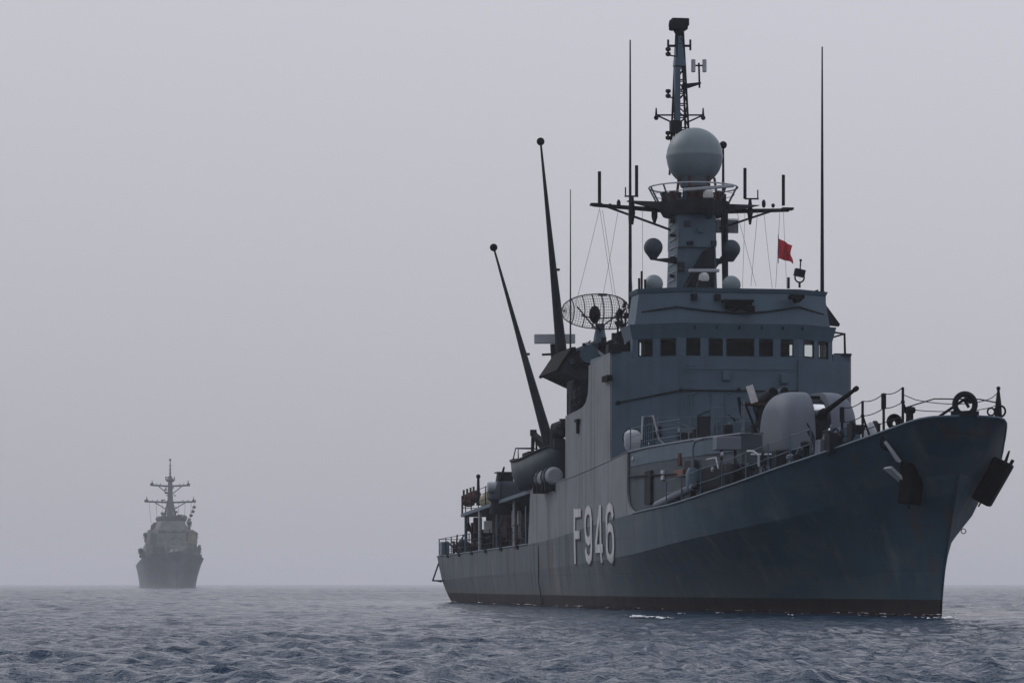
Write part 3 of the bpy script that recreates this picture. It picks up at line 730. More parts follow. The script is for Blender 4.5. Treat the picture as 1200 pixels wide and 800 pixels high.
for i, (p, t) in enumerate(zip(bow_posts, tops)):
    m_ = MB(); m_.tube([p, (p[0], p[1], t[2])], .045, 8); 
    if i in (0, 2): m_.tube([(p[0], p[1], t[2] - .5), (p[0], p[1], t[2])], .085, 8)
    if i in (1, 3): m_.tube([(p[0], p[1], p[2] + (t[2] - p[2]) * .62), (p[0] + .32, p[1] + .1, p[2])], .035, 6); m_.ball((p[0], p[1], p[2] + (t[2] - p[2]) * .62), .07, 8)
    m_.build('stanchion', 'dark', bro)
# port bow rail to the jackstaff
pp = bow_posts[-1]; js = at(1170, 492, s=-1.2); jt = at(1170, 455, s=-1.2)
stm = (0, -2.75, 6.36)
mb = MB()
for lev in (.95, .55):
    a = Vector((pp[0], pp[1], pp[2] + lev * 1.05)); b = Vector((js[0], js[1], js[2] + lev * .95))
    mb.tube([a.lerp(b, t) - Vector((0, 0, .42 * (4 * t * (1 - t)) ** .7 * lev)) + Vector((0, -.9 * 4 * t * (1 - t), 0)) for t in [i / 10 for i in range(11)]], .014, 5)
mb.tube([(pp[0], pp[1], pp[2] + .55), (-.9, -2.2, 6.95), (.6, -2.2, 6.95), (js[0], js[1], js[2] + .55)], .022, 6)
mb.build('bow_chain', 'dark', ship)
mb = MB(); mb.tube([js, (js[0], js[1], js[2] + .55), jt], [.13, .1, .035], 8); mb.tube([(js[0] - .12, js[1], js[2]), (js[0], js[1], js[2] + .7)], .04, 6); mb.ring((js[0] + .02, js[1] - .1, js[2] + .28), .18, .035, 16, 6); mb.ring((js[0] - .28, js[1] - .1, js[2] + .26), .12, .03, 14, 6); mb.ball(jt, .07, 8)
mb.build('jackstaff', 'dark', ship)
# bull ring at the stem head
mb = MB(); mb.ring((0, -2.55, 6.36 + .40), .33, .095, 36, 12); mb.prism([(-.43, -2.66), (.43, -2.66), (.43, -2.42), (-.43, -2.42)], 6.33, 6.55)
mb.build('bull_ring', 'dark', ship)
a, b = at(1099, 489, s=-1.9), at(1130, 468, s=-2.2)
mb = MB(); mb.tube([a, b], .05, 6); mb.tube([b, (b[0] + .25, b[1], b[2] - .03)], .09, 8); mb.tube([b, (b[0] + .15, b[1], b[2] - .25)], .05, 6); mb.build('bow_strut', 'dark', ship)
# fairleads, bollards, reels on the forecastle edge
def fair(x, y, s, r_): q = at(x, y, s=s); return q
q = at(1048, 494, s=.0); MB().ring((q[0], q[1], q[2]), .19, .075, 24, 8).build('rope_fairlead', 'black', ship)
for x0 in (1043,):
    q = at(x0 + 10, 496, s=.5); MB().ring((q[0], q[1] + .5, q[2]), .17, .07, 20, 8, Matrix.Rotation(R(30), 3, 'Z')).build('rope_fairlead', 'black', ship)
q = at(1066, 492, s=-.3)
mb = MB(); mb.lathe((q[0], q[1], q[2] - .25), [(.17, 0), (.13, .1), (.12, .45), (.19, .5), (.19, .62), (.12, .68)], 14); mb.obox((q[0] + .08, q[1], q[2] + .33), .18, .2, .12, (0, R(-25), 0)); mb.build('mooring_bollard', 'dark', ship)
q = at(1012, 503, s=3.5)
mb = MB(); mb.lathe(q, [(.3, -.45), (.3, -.35), (.16, -.3), (.16, .3), (.3, .35), (.3, .45)], 16, 'x'); mb.box(q[0] - .5, q[0] - .44, q[1] - .3, q[1] + .3, q[2] - .6, q[2] + .2); mb.box(q[0] + .44, q[0] + .5, q[1] - .3, q[1] + .3, q[2] - .6, q[2] + .2); mb.build('anchor_windlass', 'dark', ship)
q = at(1020, 508, s=3.0); MB().lathe((q[0], q[1], q[2] - .4), [(.22, 0), (.22, .5), (.1, .75), (.02, .8)], 12).build('deck_ventilator', 'light', ship)
q = at(999, 512, s=4.5); MB().box(q[0] - .35, q[0] + .3, q[1], q[1] + .6, q[2] - .4, q[2] + .35).build('deck_locker', 'grey', ship, bevel=.03)

# anchors in their black bow housings
def onhull(px, py, off):
    s = -4.0
    while s < 40:
        q = at(px, py, s=s)
        if -q[0] <= hull_b(s, q[2]) + off and s > s_stem(q[2]) - off: return q
        s += .02
    return q
def slab(mb, c, u, v, w_, a, b, d):
    c, u, v, w_ = Vector(c), Vector(u).normalized(), Vector(v).normalized(), Vector(w_).normalized()
    vs_ = [c + u * (i * a) + v * (j * b) + w_ * (k * d) for k in (-.5, .5) for j in (-.5, .5) for i in (-.5, .5)]
    mb.add(vs_, [(0, 2, 3, 1), (4, 5, 7, 6), (0, 1, 5, 4), (1, 3, 7, 5), (3, 2, 6, 7), (2, 0, 4, 6)])
for side in (1, -1):
    s0 = -.05 if side == 1 else .55; zc = 4.42
    c_ = Vector((-side * (hull_b(s0, zc) + .17), s0, zc)) if side == 1 else Vector((hull_b(s0, zc) + .52, s0, zc + .0))
    up = Vector((-side * (hull_b(s0, zc + .8) - hull_b(s0, zc - .8)), 0, 1.6)).normalized()
    fw = Vector((-side * (hull_b(s0 + .5, zc) - hull_b(s0 - .5, zc)), 1, 0)).normalized()
    if side == 1:
        c_ = Vector(onhull(1068, 562, .16)); up = Vector((.10, 0, 1)).normalized(); fw = (fw - up * fw.dot(up)).normalized()
    nn = up.cross(fw)
    mb = MB(); slab(mb, c_, fw, up, nn, .6 if side == 1 else .8, 1.6, .56 if side == 1 else .66)
    hs_ = mb.build('anchor_housing', 'black', ship, bevel=.07)
    t0 = c_ + up * .75
    mb = MB(); mb.tube([t0 + nn * (.05 * side), t0 + up * .42 + nn * .03], [.06, .03], 6); mb.tube([t0 + fw * .25 + nn * .2 * side, t0 + fw * .25 + up * .2 + nn * .2 * side], .06, 6); mb.tube([c_ - up * .75, c_ - up * .95], .03, 6)
    mb.build('housing_lug', 'dark', hs_)
# anchor flukes beside the starboard housing
def tri(mb, P_, th=.05):
    P_ = [Vector(p) for p in P_]; n = (P_[1] - P_[0]).cross(P_[2] - P_[0]).normalized() * th
    k = len(P_); mb.add([p - n for p in P_] + [p + n for p in P_], [tuple(range(k))[::-1], tuple(k + i for i in range(k))] + [(i, (i + 1) % k, k + (i + 1) % k, k + i) for i in range(k)])
mb = MB(); tri(mb, [onhull(1036, 548, .32), onhull(1044, 547, .42), onhull(1059, 561, .42), onhull(1058, 566, .3)])
an = mb.build('anchor_fluke', 'light', ship)
mb = MB(); tri(mb, [onhull(1037, 517, .15), onhull(1041, 522, .22), onhull(1055, 541, .25), onhull(1051, 539, .2)])
mb.build('anchor_fluke', 'light', ship)
mb = MB(); mb.tube([onhull(1040, 522, .05), onhull(1053, 536, .1), onhull(1060, 545, .15)], .05, 6); mb.tube([onhull(1056, 549, .3), onhull(1059, 541, .3)], .05, 6); mb.ball(onhull(1058, 541, .3), .06, 8); mb.build('anchor_shank', 'dark', ship)
q = onhull(1040, 522, 0)
mb = MB(); mb.ring((q[0] - .05, q[1], q[2] + .1), .2, .06, 18, 6, Matrix.Rotation(R(20), 3, 'Z')); mb.build('hawse_pipe', 'dark', ship)
# recess fittings and small lug on the stem
mb = MB(); q = at(1125, 622, s=-.75); mb.ring((q[0] + .12, q[1], q[2]), .08, .015, 14, 5); mb.build('stem_ring', 'dark', ship)

# ------------------------------------------------------------------ main mast
mast = bpy.data.objects.new('mast_tower', None); col.objects.link(mast); mast.parent = ship
def tower(): 
    a = [(-1.12, 35.2), (1.0, 35.2), (1.0, 37.6), (-1.12, 37.6)]; b = [(-.85, 35.5), (.78, 35.5), (.78, 37.3), (-.85, 37.3)]
    MB().loft2(a, 8.6, b, 17.7).build('tower_body', 'grey', mast)
tower()
MB().loft2([(-.9, 35.3), (.82, 35.3), (.82, 37.5), (-.9, 37.5)], 15.9, [(-.88, 35.35), (.8, 35.35), (.8, 37.4), (-.88, 37.4)], 17.6).build('tower_collar', 'grey', mast)
mb = MB()
for i in range(12):
    z = 13.4 + i * .36; k = (z - 8.6) / 9.1; x = -1.12 + .27 * k - .03
    mb.box(x - .03, x, 35.7, 37.1, z, z + .03)
mb.build('ladder_rungs', 'light', mast)
mb = MB()
for z in (14.6, 15.4, 16.4, 17.0): mb.box(-1.12, -.85, 35.9, 36.1, z, z + .12)
mb.build('tower_lamps', 'dark', mast)
# secondary leg to port of the tower
mb = MB(); mb.tube([(1.25, 35.6, 17.8), (1.3, 35.6, 13.4)], [.17, .13], 8); mb.tube([(1.1, 35.4, 17.4), (1.2, 35.4, 13.3)], .04, 6); mb.tube([(1.25, 35.6, 15.6), (.8, 35.8, 15.0)], .08, 6); mb.build('mast_leg', 'dark', mast)
# wedge bracket on the tower's face and platform
MB().fplate([(-.75, 14.0), (.55, 14.0), (.55, 15.9), (.2, 15.7)], 34.5, 35.4).build('radar_bracket', 'dark', mast)
# basket platform
q = (0, 36.3)
MB().lathe((0, 36.3, 0), [(1.35, 17.35), (1.5, 17.62), (1.62, 17.95), (1.5, 17.97)], 28).build('mast_platform', 'soot', mast)
MB().fplate([(-3.0, 17.98), (-1.2, 17.55), (-.9, 17.1), (.8, 17.1), (1.3, 17.5), (3.0, 17.9)], 36.1, 36.5).build('platform_gusset', 'soot', mast)
mb = MB(); pts = [(1.98 * math.cos(2 * PI * k / 24), 36.3 + 1.98 * math.sin(2 * PI * k / 24), 18.62) for k in range(25)]
mb.tube(pts, .035, 6)
pts = [(1.82 * math.cos(2 * PI * k / 24), 36.3 + 1.82 * math.sin(2 * PI * k / 24), 18.3) for k in range(25)]
mb.tube(pts, .018, 5)
bask = mb.build('basket_rail', 'light', mast)
for k in range(12):
    a = 2 * PI * k / 12 + .1
    MB().tube([(1.6 * math.cos(a), 36.3 + 1.6 * math.sin(a), 17.9), (1.98 * math.cos(a), 36.3 + 1.98 * math.sin(a), 18.62)], .04, 6).build('basket_post', 'grey', mast)
for k in range(13):
    a = PI + PI * (k + .5) / 13 + .0; r_ = 1.35
    mb = MB(); mb.obox((r_ * math.cos(a), 36.3 + r_ * math.sin(a), 18.15), .22, .2, random.uniform(.2, .6), (0, 0, a)); mb.build('equipment_box', random.choice(('rust', 'rust', 'soot')), mast)
# radome
prof = [(.05, -1.42), (.42, -1.42), (.62, -1.32)] + [(1.24 * math.sin(t), -1.28 * math.cos(t) * .98) for t in [R(a) for a in range(36, 92, 7)]] + [(1.265, .0), (1.265, .06)] + [(1.24 * math.cos(t), .06 + 1.24 * math.sin(t)) for t in [R(a) for a in range(4, 90, 7)]] + [(.01, 1.3)]
rd = MB().lathe((-.03, 35.9, 19.92), prof, 40).build('radome', 'dome', mast)
MB().lathe((-.03, 35.9, 17.9), [(.75, 0), (.55, .3), (.5, .75)], 20).build('radome_pedestal', 'dark', mast)
for a in (R(200), R(240), R(300), R(340)): MB().tube([(1.0 * math.cos(a), 35.9 + 1.0 * math.sin(a), 17.9), (.85 * math.cos(a), 35.9 + .85 * math.sin(a), 19.0)], .06, 6).build('radome_strut', 'rust', mast)
# navigation radars
def scanner(cx, cy, cz, L_, tilt, yaw=0):
    nr_ = bpy.data.objects.new('navigation_radar', None); col.objects.link(nr_); nr_.parent = ship
    nr_.location = (cx, cy, cz); nr_.rotation_euler = (0, 0, yaw)
    mb = MB(); mb.obox((0, 0, .18), L_, .16, .14, (0, -tilt, 0)); mb.build('scanner_bar', 'light', nr_, bevel=.03)
    MB().lathe((0, .02, -.28), [(.2, 0), (.24, .12), (.2, .3), (.1, .38)], 14).build('scanner_motor', 'white', nr_)
    return nr_
q = at(830, 225, s=34.3); scanner(q[0], 34.3, q[2], 2.25, R(5), R(-8))
MB().lathe((q[0], 34.3, q[2] - .28), [(.12, -.9), (.26, -.5), (.28, 0)], 12).build('radar_stand', 'dark', mast)
q = at(825, 322, s=33.2); scanner(q[0], 33.2, q[2], 1.35, R(1))
MB().loft2([(q[0] - .5, 32.9), (q[0] + .5, 32.9), (q[0] + .5, 33.7), (q[0] - .5, 33.7)], 13.2, [(q[0] - .25, 33.1), (q[0] + .25, 33.1), (q[0] + .25, 33.4), (q[0] - .25, 33.4)], q[2] - .25).build('radar_stand', 'dark', mast)
# yardarm
YZ = 17.75
mb = MB(); mb.tube([(-4.5, 36.5, YZ + .05), (-1.4, 36.5, YZ - .12), (1.4, 36.5, YZ - .12), (4.42, 36.5, YZ)], [.08, .11, .11, .08], 8)
mb.tube([(-3.9, 36.5, YZ), (-1.0, 36.4, 16.75)], .055, 6); mb.tube([(3.8, 36.5, YZ), (1.2, 36.4, 16.85)], .055, 6)
mb.box(-4.6, -4.1, 36.3, 36.7, YZ + .02, YZ + .12); mb.box(4.1, 4.6, 36.3, 36.7, YZ, YZ + .1)
yd = mb.build('yardarm', 'dark', mast)
def rod(x, y0, y1, r_, s=36.5): a = at(x, y1, s=s); b = at(x, y0, s=s); return MB().tube([a, b], r_, 8)
for (x, y0, y1) in ((702.5, 201, 240), (746, 194, 230), (873, 197, 233), (918, 205, 241)):
    m_ = rod(x, y0, y1, .075); 
    if x in (746, 873):
        a = at(x - (14 if x < 800 else 0), y1, s=36.5); b = at(x + (2 if x < 800 else 16), y1, s=36.5); m_.tube([a, b], .04, 6)
        e_ = at(x - 13 if x < 800 else x + 15, y1, s=36.5); m_.tube([e_, (e_[0], e_[1], e_[2] + .4)], .03, 6)
        m_.tube([(at(741 if x < 800 else 879, y1, s=36.5)), at(741 if x < 800 else 879, 250, s=36.5)], [.06, .14], 8)
        k = at(741 if x < 800 else 879, 250, s=36.5); m_.tube([k, (k[0], k[1], k[2] - .5)], [.13, .05], 8)
    m_.build('pole_antenna', 'dark', yd)
for x in (715, 725, 767, 895, 906, 854):
    a = at(x, 242, s=36.5); MB().lathe((a[0], a[1], a[2] - .05), [(.05, 0), (.09, .1), (.09, .25 if x in (725, 895) else .12), (.04, .35 if x in (725, 895) else .18)], 8).build('yard_lamp', 'dark', yd)
a = at(767, 248, s=36.5); MB().lathe((a[0], a[1], a[2] - .55), [(.04, 0), (.14, .3), (.14, .55)], 8).build('hanging_lamp', 'dark', yd)
# rod with ball beside the radome
mb = MB(); a = at(847.5, 240, s=36.8); b = at(847.5, 170, s=36.8); mb.tube([a, b], [.07, .045], 8); mb.ball(b, .17, 16); mb.build('ball_antenna', 'dark', mast)
# mesh panel
mb = MB(); a = at(836, 256, s=37.2); b = at(865, 273, s=37.2)
for i in range(7): x = a[0] + (b[0] - a[0]) * i / 6; mb.box(x - .012, x + .012, 37.2, 37.23, b[2], a[2])
for i in range(6): z = b[2] + (a[2] - b[2]) * i / 5; mb.box(a[0], b[0], 37.235, 37.26, z - .012, z + .012)
mb.box(a[0], b[0], 37.27, 37.275, b[2], a[2] - .03)
mb.build('mesh_screen', 'light', mast)
# side balls on arms, roof domes
for (x, y) in ((765.5, 290), (856.5, 292)):
    c_ = at(x, y, s=35.6); m_ = MB().ball(c_, .42, 20); m_.lathe((c_[0], c_[1], c_[2] - .55), [(.12, 0), (.3, .25)], 12); do = m_.build('jammer_dome', 'well', mast)
    sx = -1 if x < 800 else 1
    MB().fplate([(c_[0] - .15, c_[2] - .5), (c_[0] + .15, c_[2] - .5), (sx * .85, c_[2] - .42), (sx * .85, c_[2] - .72), (c_[0] - sx * .1, c_[2] - .56)][:: 1], 35.5, 35.7).build('dome_arm', 'dark', do)
for (x, y) in ((766, 333), (857, 334)):
    c_ = at(x, y, s=33.0); MB().ball(c_, .41, 20, 1, 1, 1).build('roof_dome', 'dome', ship)
# upper lattice mast
um = bpy.data.objects.new('upper_mast', None); col.objects.link(um); um.parent = ship
b0 = at(797, 165, s=38.6); t0 = at(796.5, 38, s=38.6)
zb, zt = b0[2], t0[2]; cxb, cxt = b0[0], t0[0]
mb = MB()
hw = lambda z: .34 + (.13 - .34) * (z - zb) / (zt - zb)
cx = lambda z: cxb + (cxt - cxb) * (z - zb) / (zt - zb)
leg = lambda sx, sy, z: (cx(z) + sx * hw(z), 38.6 + sy * hw(z), z)
for sx in (-1, 1):
    for sy in (-1, 1): mb.tube([leg(sx, sy, zb - 1.5), leg(sx, sy, zt)], .05, 6)
zs = [zb + (zt - zb) * i / 9 for i in range(10)]
for i in range(9):
    for sy in (-1, 1):
        mb.tube([leg(-1, sy, zs[i]), leg(1, sy, zs[i])], .03, 5)
        mb.tube([leg(-1 if i % 2 else 1, sy, zs[i]), leg(1 if i % 2 else -1, sy, zs[i + 1])], .03, 5)
    for sx in (-1, 1): mb.tube([leg(sx, -1 if i % 2 else 1, zs[i]), leg(sx, 1 if i % 2 else -1, zs[i + 1])], .03, 5)
mb.build('lattice_frame', 'dark', um)
z1, z2 = at(797, 78, s=38.6)[2], at(797, 44, s=38.6)[2]
MB().loft2([(cx(z1) - .27, 38.35), (cx(z1) + .24, 38.35), (cx(z1) + .24, 38.85), (cx(z1) - .27, 38.85)], z1, [(cx(z2) - .14, 38.45), (cx(z2) + .14, 38.45), (cx(z2) + .14, 38.75), (cx(z2) - .14, 38.75)], z2).build('mast_plating', 'grey', um)
z1, z2 = at(797, 150, s=38.6)[2], at(797, 80, s=38.6)[2]
MB().box(cx(z1) - .3, cx(z1) - .06, 38.25, 38.5, z1, z2).build('cable_trunk', 'grey', um)
q = at(790, 150, s=38.4); MB().box(q[0] - .2, q[0] + .3, 38.1, 38.5, q[2] - .25, q[2] + .3).build('junction_box', 'dark', um)
# head of the mast: sensor housing
q = at(795.5, 29.5, s=38.6)
mb = MB(); mb.obox((q[0], 38.6, q[2] + .02), .72, .6, .5); mb.lathe((q[0] - .3, 38.6, q[2]), [(.16, -.25), (.18, 0), (.14, .2)], 10); mb.obox((q[0] + .32, 38.5, q[2] + .1), .2, .4, .34); mb.lathe((q[0], 38.6, q[2] - .5), [(.12, 0), (.24, .2), (.24, .35)], 10)
mb.build('masthead_sensor', 'dark', um, bevel=.03)
def arm(y, xl, xr, droop=0):
    a = at(xl, y, s=38.5); b = at(xr, y, s=38.5); return a, b
mb = MB(); a, b = arm(54, 783, 809); mb.tube([a, b], .06, 6)
for p in (a, b): mb.tube([(p[0], p[1], p[2] - .2), (p[0], p[1], p[2] + .28)], .05, 6)
mb.build('cross_arm', 'dark', um)
mb = MB(); a, b = arm(135, 769, 824); mb.tube([a, b], .04, 6)
for p, q_ in ((a, -1), (b, 1)):
    mb.tube([p, (q_ * .3 + cx(zb), p[1], p[2] - .35)], .04, 6); mb.tube([(p[0], p[1], p[2] - .15), (p[0], p[1], p[2] + .32)], [.07, .03], 6); mb.ball((p[0], p[1], p[2] - .12), .11, 8)
mb.build('cross_arm', 'dark', um)
for (x, y) in ((783, 61), (783, 110), (783, 159)):
    c_ = at(x, y, s=38.5); mb = MB()
    for dz in (-.1, .12): mb.lathe((c_[0], c_[1], c_[2] + dz), [(.11, -.07), (.13, 0), (.11, .07)], 10)
    mb.tube([(c_[0], c_[1], c_[2] - .2), (c_[0], c_[1], c_[2] + .2)], .05, 6); mb.tube([(c_[0], c_[1], c_[2] - .15), (c_[0] + .4, c_[1], c_[2] - .2)], .035, 5)
    mb.build('navigation_light', 'dark', um)
a = at(799, 102, s=38.5); b = at(821, 98, s=38.5)
mb = MB(); mb.fplate([(a[0], a[2] - .15), (a[0], a[2] + .12), (b[0], b[2] + .05), (b[0], b[2] - .03)], 38.4, 38.6); t_ = at(819, 74, s=38.5); mb.tube([(b[0] - .05, 38.5, b[2] - .2), t_], .045, 6); mb.tube([at(813, 77, s=38.5), at(825, 77, s=38.5)], .04, 6)
mb.build('antenna_bracket', 'dark', um)
for x in (812.5, 825.5):
    c_ = at(x, 77, s=38.5); MB().lathe((c_[0], c_[1], c_[2]), [(.06, -.3), (.1, -.28), (.1, .26), (.06, .28)], 12).build('link_antenna', 'light', um)

# halyards
mb = MB()
for (x0, x1, y1) in ((706, 721, 345), (736, 741, 340), (753, 753, 345), (863, 886, 335), (888, 880, 335), (914, 909, 337), (703, 718, 345)):
    mb.tube([at(x0, 246, s=36.3), at(x1, y1, s=31)], .009, 4)
mb.build('halyards', 'rope', ship)
def stay(p, q, sag=.25, r=.008, mat='rope', name='wire_stay'):
    p, q = Vector(p), Vector(q); MB().tube([p.lerp(q, t) - Vector((0, 0, sag * 4 * t * (1 - t))) for t in [i / 8 for i in range(9)]], r, 4).build(name, mat, ship)
for (a, b, sa, sb) in (((703, 243), (668, 380), 36.5, 44), ((725, 243), (700, 380), 36.5, 46), ((895, 246), (905, 338), 36.5, 31), ((873, 246), (870, 338), 36.5, 31), ((918, 246), (922, 338), 36.5, 31)):
    stay(at(a[0], a[1], s=sa), at(b[0], b[1], s=sb), .12)
for x, y in ((805, 262), (820, 270), (808, 285), (826, 300), (798, 312), (836, 285)):
    c_ = at(x, y, s=35.35); MB().obox(c_, random.uniform(.12, .3), .25, random.uniform(.15, .4)).build('mast_fitting', random.choice(('dark', 'soot', 'grey')), mast)
for x in (-2.1, -.6, 1.7):                       # pipes up the front of the bridge
    MB().tube([(x, 27.55, 6.6), (x, 27.55, 8.9), (x + .2, 27.55, 9.0)], .03, 6).build('wall_conduit', 'grey', ship)
for x, z in ((-1.6, 7.6), (.9, 7.7), (-3.4, 7.4), (1.9, 9.6), (-.6, 9.7)):
    s_ = 27.54 if abs(x) < 2.5 else 28.05
    MB().box(x - .16, x + .16, s_ - .12, s_ + .1, z - .2, z + .2).build('junction_box', random.choice(('grey', 'dark')), ship, bevel=.02)
MB().tube([(-2.4, 27.5, 9.98), (2.4, 27.5, 9.98)], .02, 6).build('grab_rail', 'grey', ship)
for z in [6.8 + .3 * i for i in range(12)]: MB().tube([(-2.25, 27.52, z), (-1.95, 27.52, z)], .015, 5).build('ladder_rung', 'grey', ship)

# whip antennas
for (x, y0, y1, s, r0) in ((738.5, 47, 392, 32.5, .085), (963.5, 55, 345, 29.6, .085), (668.5, 222, 470, 41.5, .05)):
    a = at(x, y1, s=s); b = at(x, y0, s=s); m_ = MB(); m_.tube([a, (a[0], a[1], a[2] + .35 * (b[2] - a[2])), b], [r0, r0 * .8, r0 * .35], 8)
    m_.lathe((a[0], a[1], a[2] - .3), [(.16, 0), (.16, .3), (.1, .45)], 10); m_.build('whip_antenna', 'dark', ship)
# gear beside the bridge's starboard shoulder
random.seed(5)
mb = MB()
for i in range(34):
    c_ = at(random.uniform(722, 745), random.uniform(354, 408), s=34.2 + random.uniform(0, .8))
    if i % 3: mb.obox(c_, random.uniform(.1, .3), .3, random.uniform(.15, .4), (0, random.uniform(-.5, .5), 0))
    else: mb.tube([c_, (c_[0] + random.uniform(-.3, .3), c_[1], c_[2] + random.uniform(-.8, .5))], .05, 6)
for x in (724, 728, 733, 739): mb.tube([at(x, 366, s=34.3), at(x, 414, s=34.3)], .045, 6)
mb.box(at(723, 400, s=34.4)[0], at(744, 400, s=34.4)[0], 34.4, 35.0, 8.5, at(723, 396, s=34.4)[2])
mb.build('signal_deck_gear', 'dark', ship)
MB().box(at(712, 412, s=30.2)[0], at(742, 412, s=30.2)[0], 30.0, 30.6, 10.74, 11.15).build('wing_screen', 'dark', ship)

# signal lamp and post on the bridge roof
q = at(937, 337, s=28.9)
sl = MB(); sl.tube([q, (q[0], q[1], q[2] + .25)], .05, 6); sl.ring((q[0], q[1], q[2] + .42), .2, .035, 18, 6); sl.obox((q[0], q[1] + .0, q[2] + .62), .42, .3, .3, (0, R(12), 0)); sl.tube([(q[0] + .02, q[1], q[2] + .7), (q[0] + .05, q[1], q[2] + 1.15)], .03, 6); sl.ball((q[0] + .05, q[1], q[2] + 1.15), .06, 8)
sl.build('signal_lamp', 'dark', ship)
MB().tube([at(924, 338, s=29.2), at(924, 325, s=29.2)], .06, 6).build('roof_post', 'dark', ship)
MB().obox(at(955, 343, s=29.2), .3, .2, .18, (0, R(-20), 0)).build('roof_lamp', 'dark', ship)
for x, h in ((752, .8), (756, .45), (749, .5)): 
    q = at(x, 340, s=29.3); MB().tube([q, (q[0], q[1], q[2] + h)], .05, 6).build('roof_post', 'dark', ship)

# ------------------------------------------------------------------ funnel (one of a splayed pair), aft of the mast
for side in (1, -1):
    P_ = [(-5.35, 10.72), (-4.3, 10.25), (-3.6, 10.0), (-2.6, 8.6), (0, 8.6), (0, 10.4), (-2.95, 11.55), (-3.4, 12.2), (-4.7, 11.65)]
    poly = [(side * x, z) for x, z in P_]
    MB().fplate(poly, 40.2, 44.6).build('funnel', 'soot', ship)
    MB().fplate([(side * x, z) for x, z in ((-5.42, 10.66), (-5.5, 10.74), (-4.78, 11.8), (-4.66, 11.74))], 40.1, 44.7).build('funnel_cap', 'black', ship)
c_ = at(690, 415, s=40.0); MB().lathe((c_[0], 40.05, c_[2]), [(.42, -.25), (.42, .1), (.3, .15)], 20, 'y').build('funnel_drum', 'grey', ship)
mb = MB(); mb.fplate([(at(669, 446, s=40.5)[0], at(669, 446, s=40.5)[2]), (at(676, 448, s=40.5)[0], at(676, 448, s=40.5)[2]), (at(683, 480, s=40.5)[0], at(683, 480, s=40.5)[2]), (at(677, 462, s=40.5)[0], at(677, 462, s=40.5)[2])], 40.4, 40.6); mb.build('funnel_strut', 'grey', ship)
mb = MB(); mb.obox((at(698, 410, s=39.9)[0], 39.9, at(698, 410, s=39.9)[2]), .12, .1, 1.1, (0, R(-55), 0)); mb.build('funnel_pipe', 'light', ship)
MB().box(-4.75, -3.9, 39.6, 41.5, 8.4, 10.3).build('uptake_casing', 'dark', ship)
mb = MB()
for (x0, y0, x1, y1) in ((690, 400, 694, 412), (702, 398, 699, 408), (688, 404, 692, 399)):
    mb.tube([at(x0, y0, s=40.5), at(x1, y1, s=40.5)], .035, 5)
mb.build('funnel_aerials', 'dark', ship)
railing('guard_rail', [at(665, 486, p=5.05), at(670, 484, p=5.05), at(676, 481, p=5.05), at(681, 478, p=5.05)], .95, 'dark', r=.03)
mb = MB()
for i in range(12):
    c_ = at(random.uniform(670, 686), random.uniform(452, 480), s=40 + random.uniform(-.8, .8)); mb.obox(c_, random.uniform(.15, .35), .3, random.uniform(.2, .5), (0, random.uniform(-.6, .6), 0))
mb.build('deck_machinery', 'soot', ship)
random.seed(77)
for i in range(26):
    x_ = random.uniform(-4.9, -2.4); z_ = 10.9 + (x_ + 4.9) * .22 + random.uniform(-.35, .9); mt = random.choice(('dark', 'grey', 'gun', 'soot', 'black', 'well'))
    if i % 3 == 0: MB().tube([(x_, 40.1, z_), (x_ + random.uniform(.2, .7), 40.05, z_ + random.uniform(-.3, .4))], .05, 6).build('funnel_pipe', mt, ship)
    else: MB().box(x_ - random.uniform(.05, .2), x_ + random.uniform(.05, .2), 39.95, 40.2, z_ - random.uniform(.08, .2), z_ + random.uniform(.08, .25)).build('funnel_fitting', mt, ship)
MB().fplate([(-4.72, 11.68), (-3.38, 12.24), (-2.9, 11.6), (-3.0, 11.5), (-3.42, 12.05), (-4.7, 11.55)], 40.0, 40.19).build('funnel_edge', 'gun', ship)
# pale bar antenna beyond the funnel
q = at(650, 397, s=45.5); ba = MB(); ba.obox(q, 1.95, .2, .45, (0, R(-1), 0)); bo = ba.build('bar_antenna', 'light', ship, bevel=.03)
mb = MB(); mb.tube([(q[0], q[1], q[2] - .25), (q[0], q[1], q[2] - 1.2)], [.22, .16], 10); mb.tube([(q[0] - .6, q[1], q[2] - .75), (q[0] + .2, q[1], q[2] - .7)], .06, 6); mb.build('antenna_pedestal', 'dark', bo)
# two long poles with balls, leaning outboard
def pole(bx, by, tx, ty, sb, st, r0, r1):
    a = Vector(at(bx, by, s=sb)); b = Vector(at(tx, ty, s=st)); m_ = MB()
    m_.tube([a, a.lerp(b, .04), a.lerp(b, .06), a.lerp(b, .3), a.lerp(b, .6), b], [r0 * 1.15, r0 * 1.1, r0 * .95, r0 * .72, r0 * .42, r1], 12)
    po = m_.build('pole_mast', 'dark', ship)
    m_ = MB(); m_.ball(b, .19, 16); m_.build('ball_tip', 'black', po)
    m_ = MB(); q_ = a.lerp(b, .45); m_.box(q_.x - .02, q_.x + r0, q_.y - .1, q_.y + .1, q_.z, q_.z + .1); m_.build('pole_bracket', 'dark', po)
pole(661, 443, 633.5, 166, 43.5, 46, .29, .045)
pole(644, 522, 578.5, 290, 47.5, 52, .27, .045)
q = at(661, 443, s=43.5); MB().fplate([(q[0] - .6, q[2] - .1), (q[0] + .5, q[2] - .6), (q[0] + 1.0, q[2] + .1), (q[0] + .2, q[2] + .9)], 43.2, 43.9).build('pole_bracket', 'soot', ship)

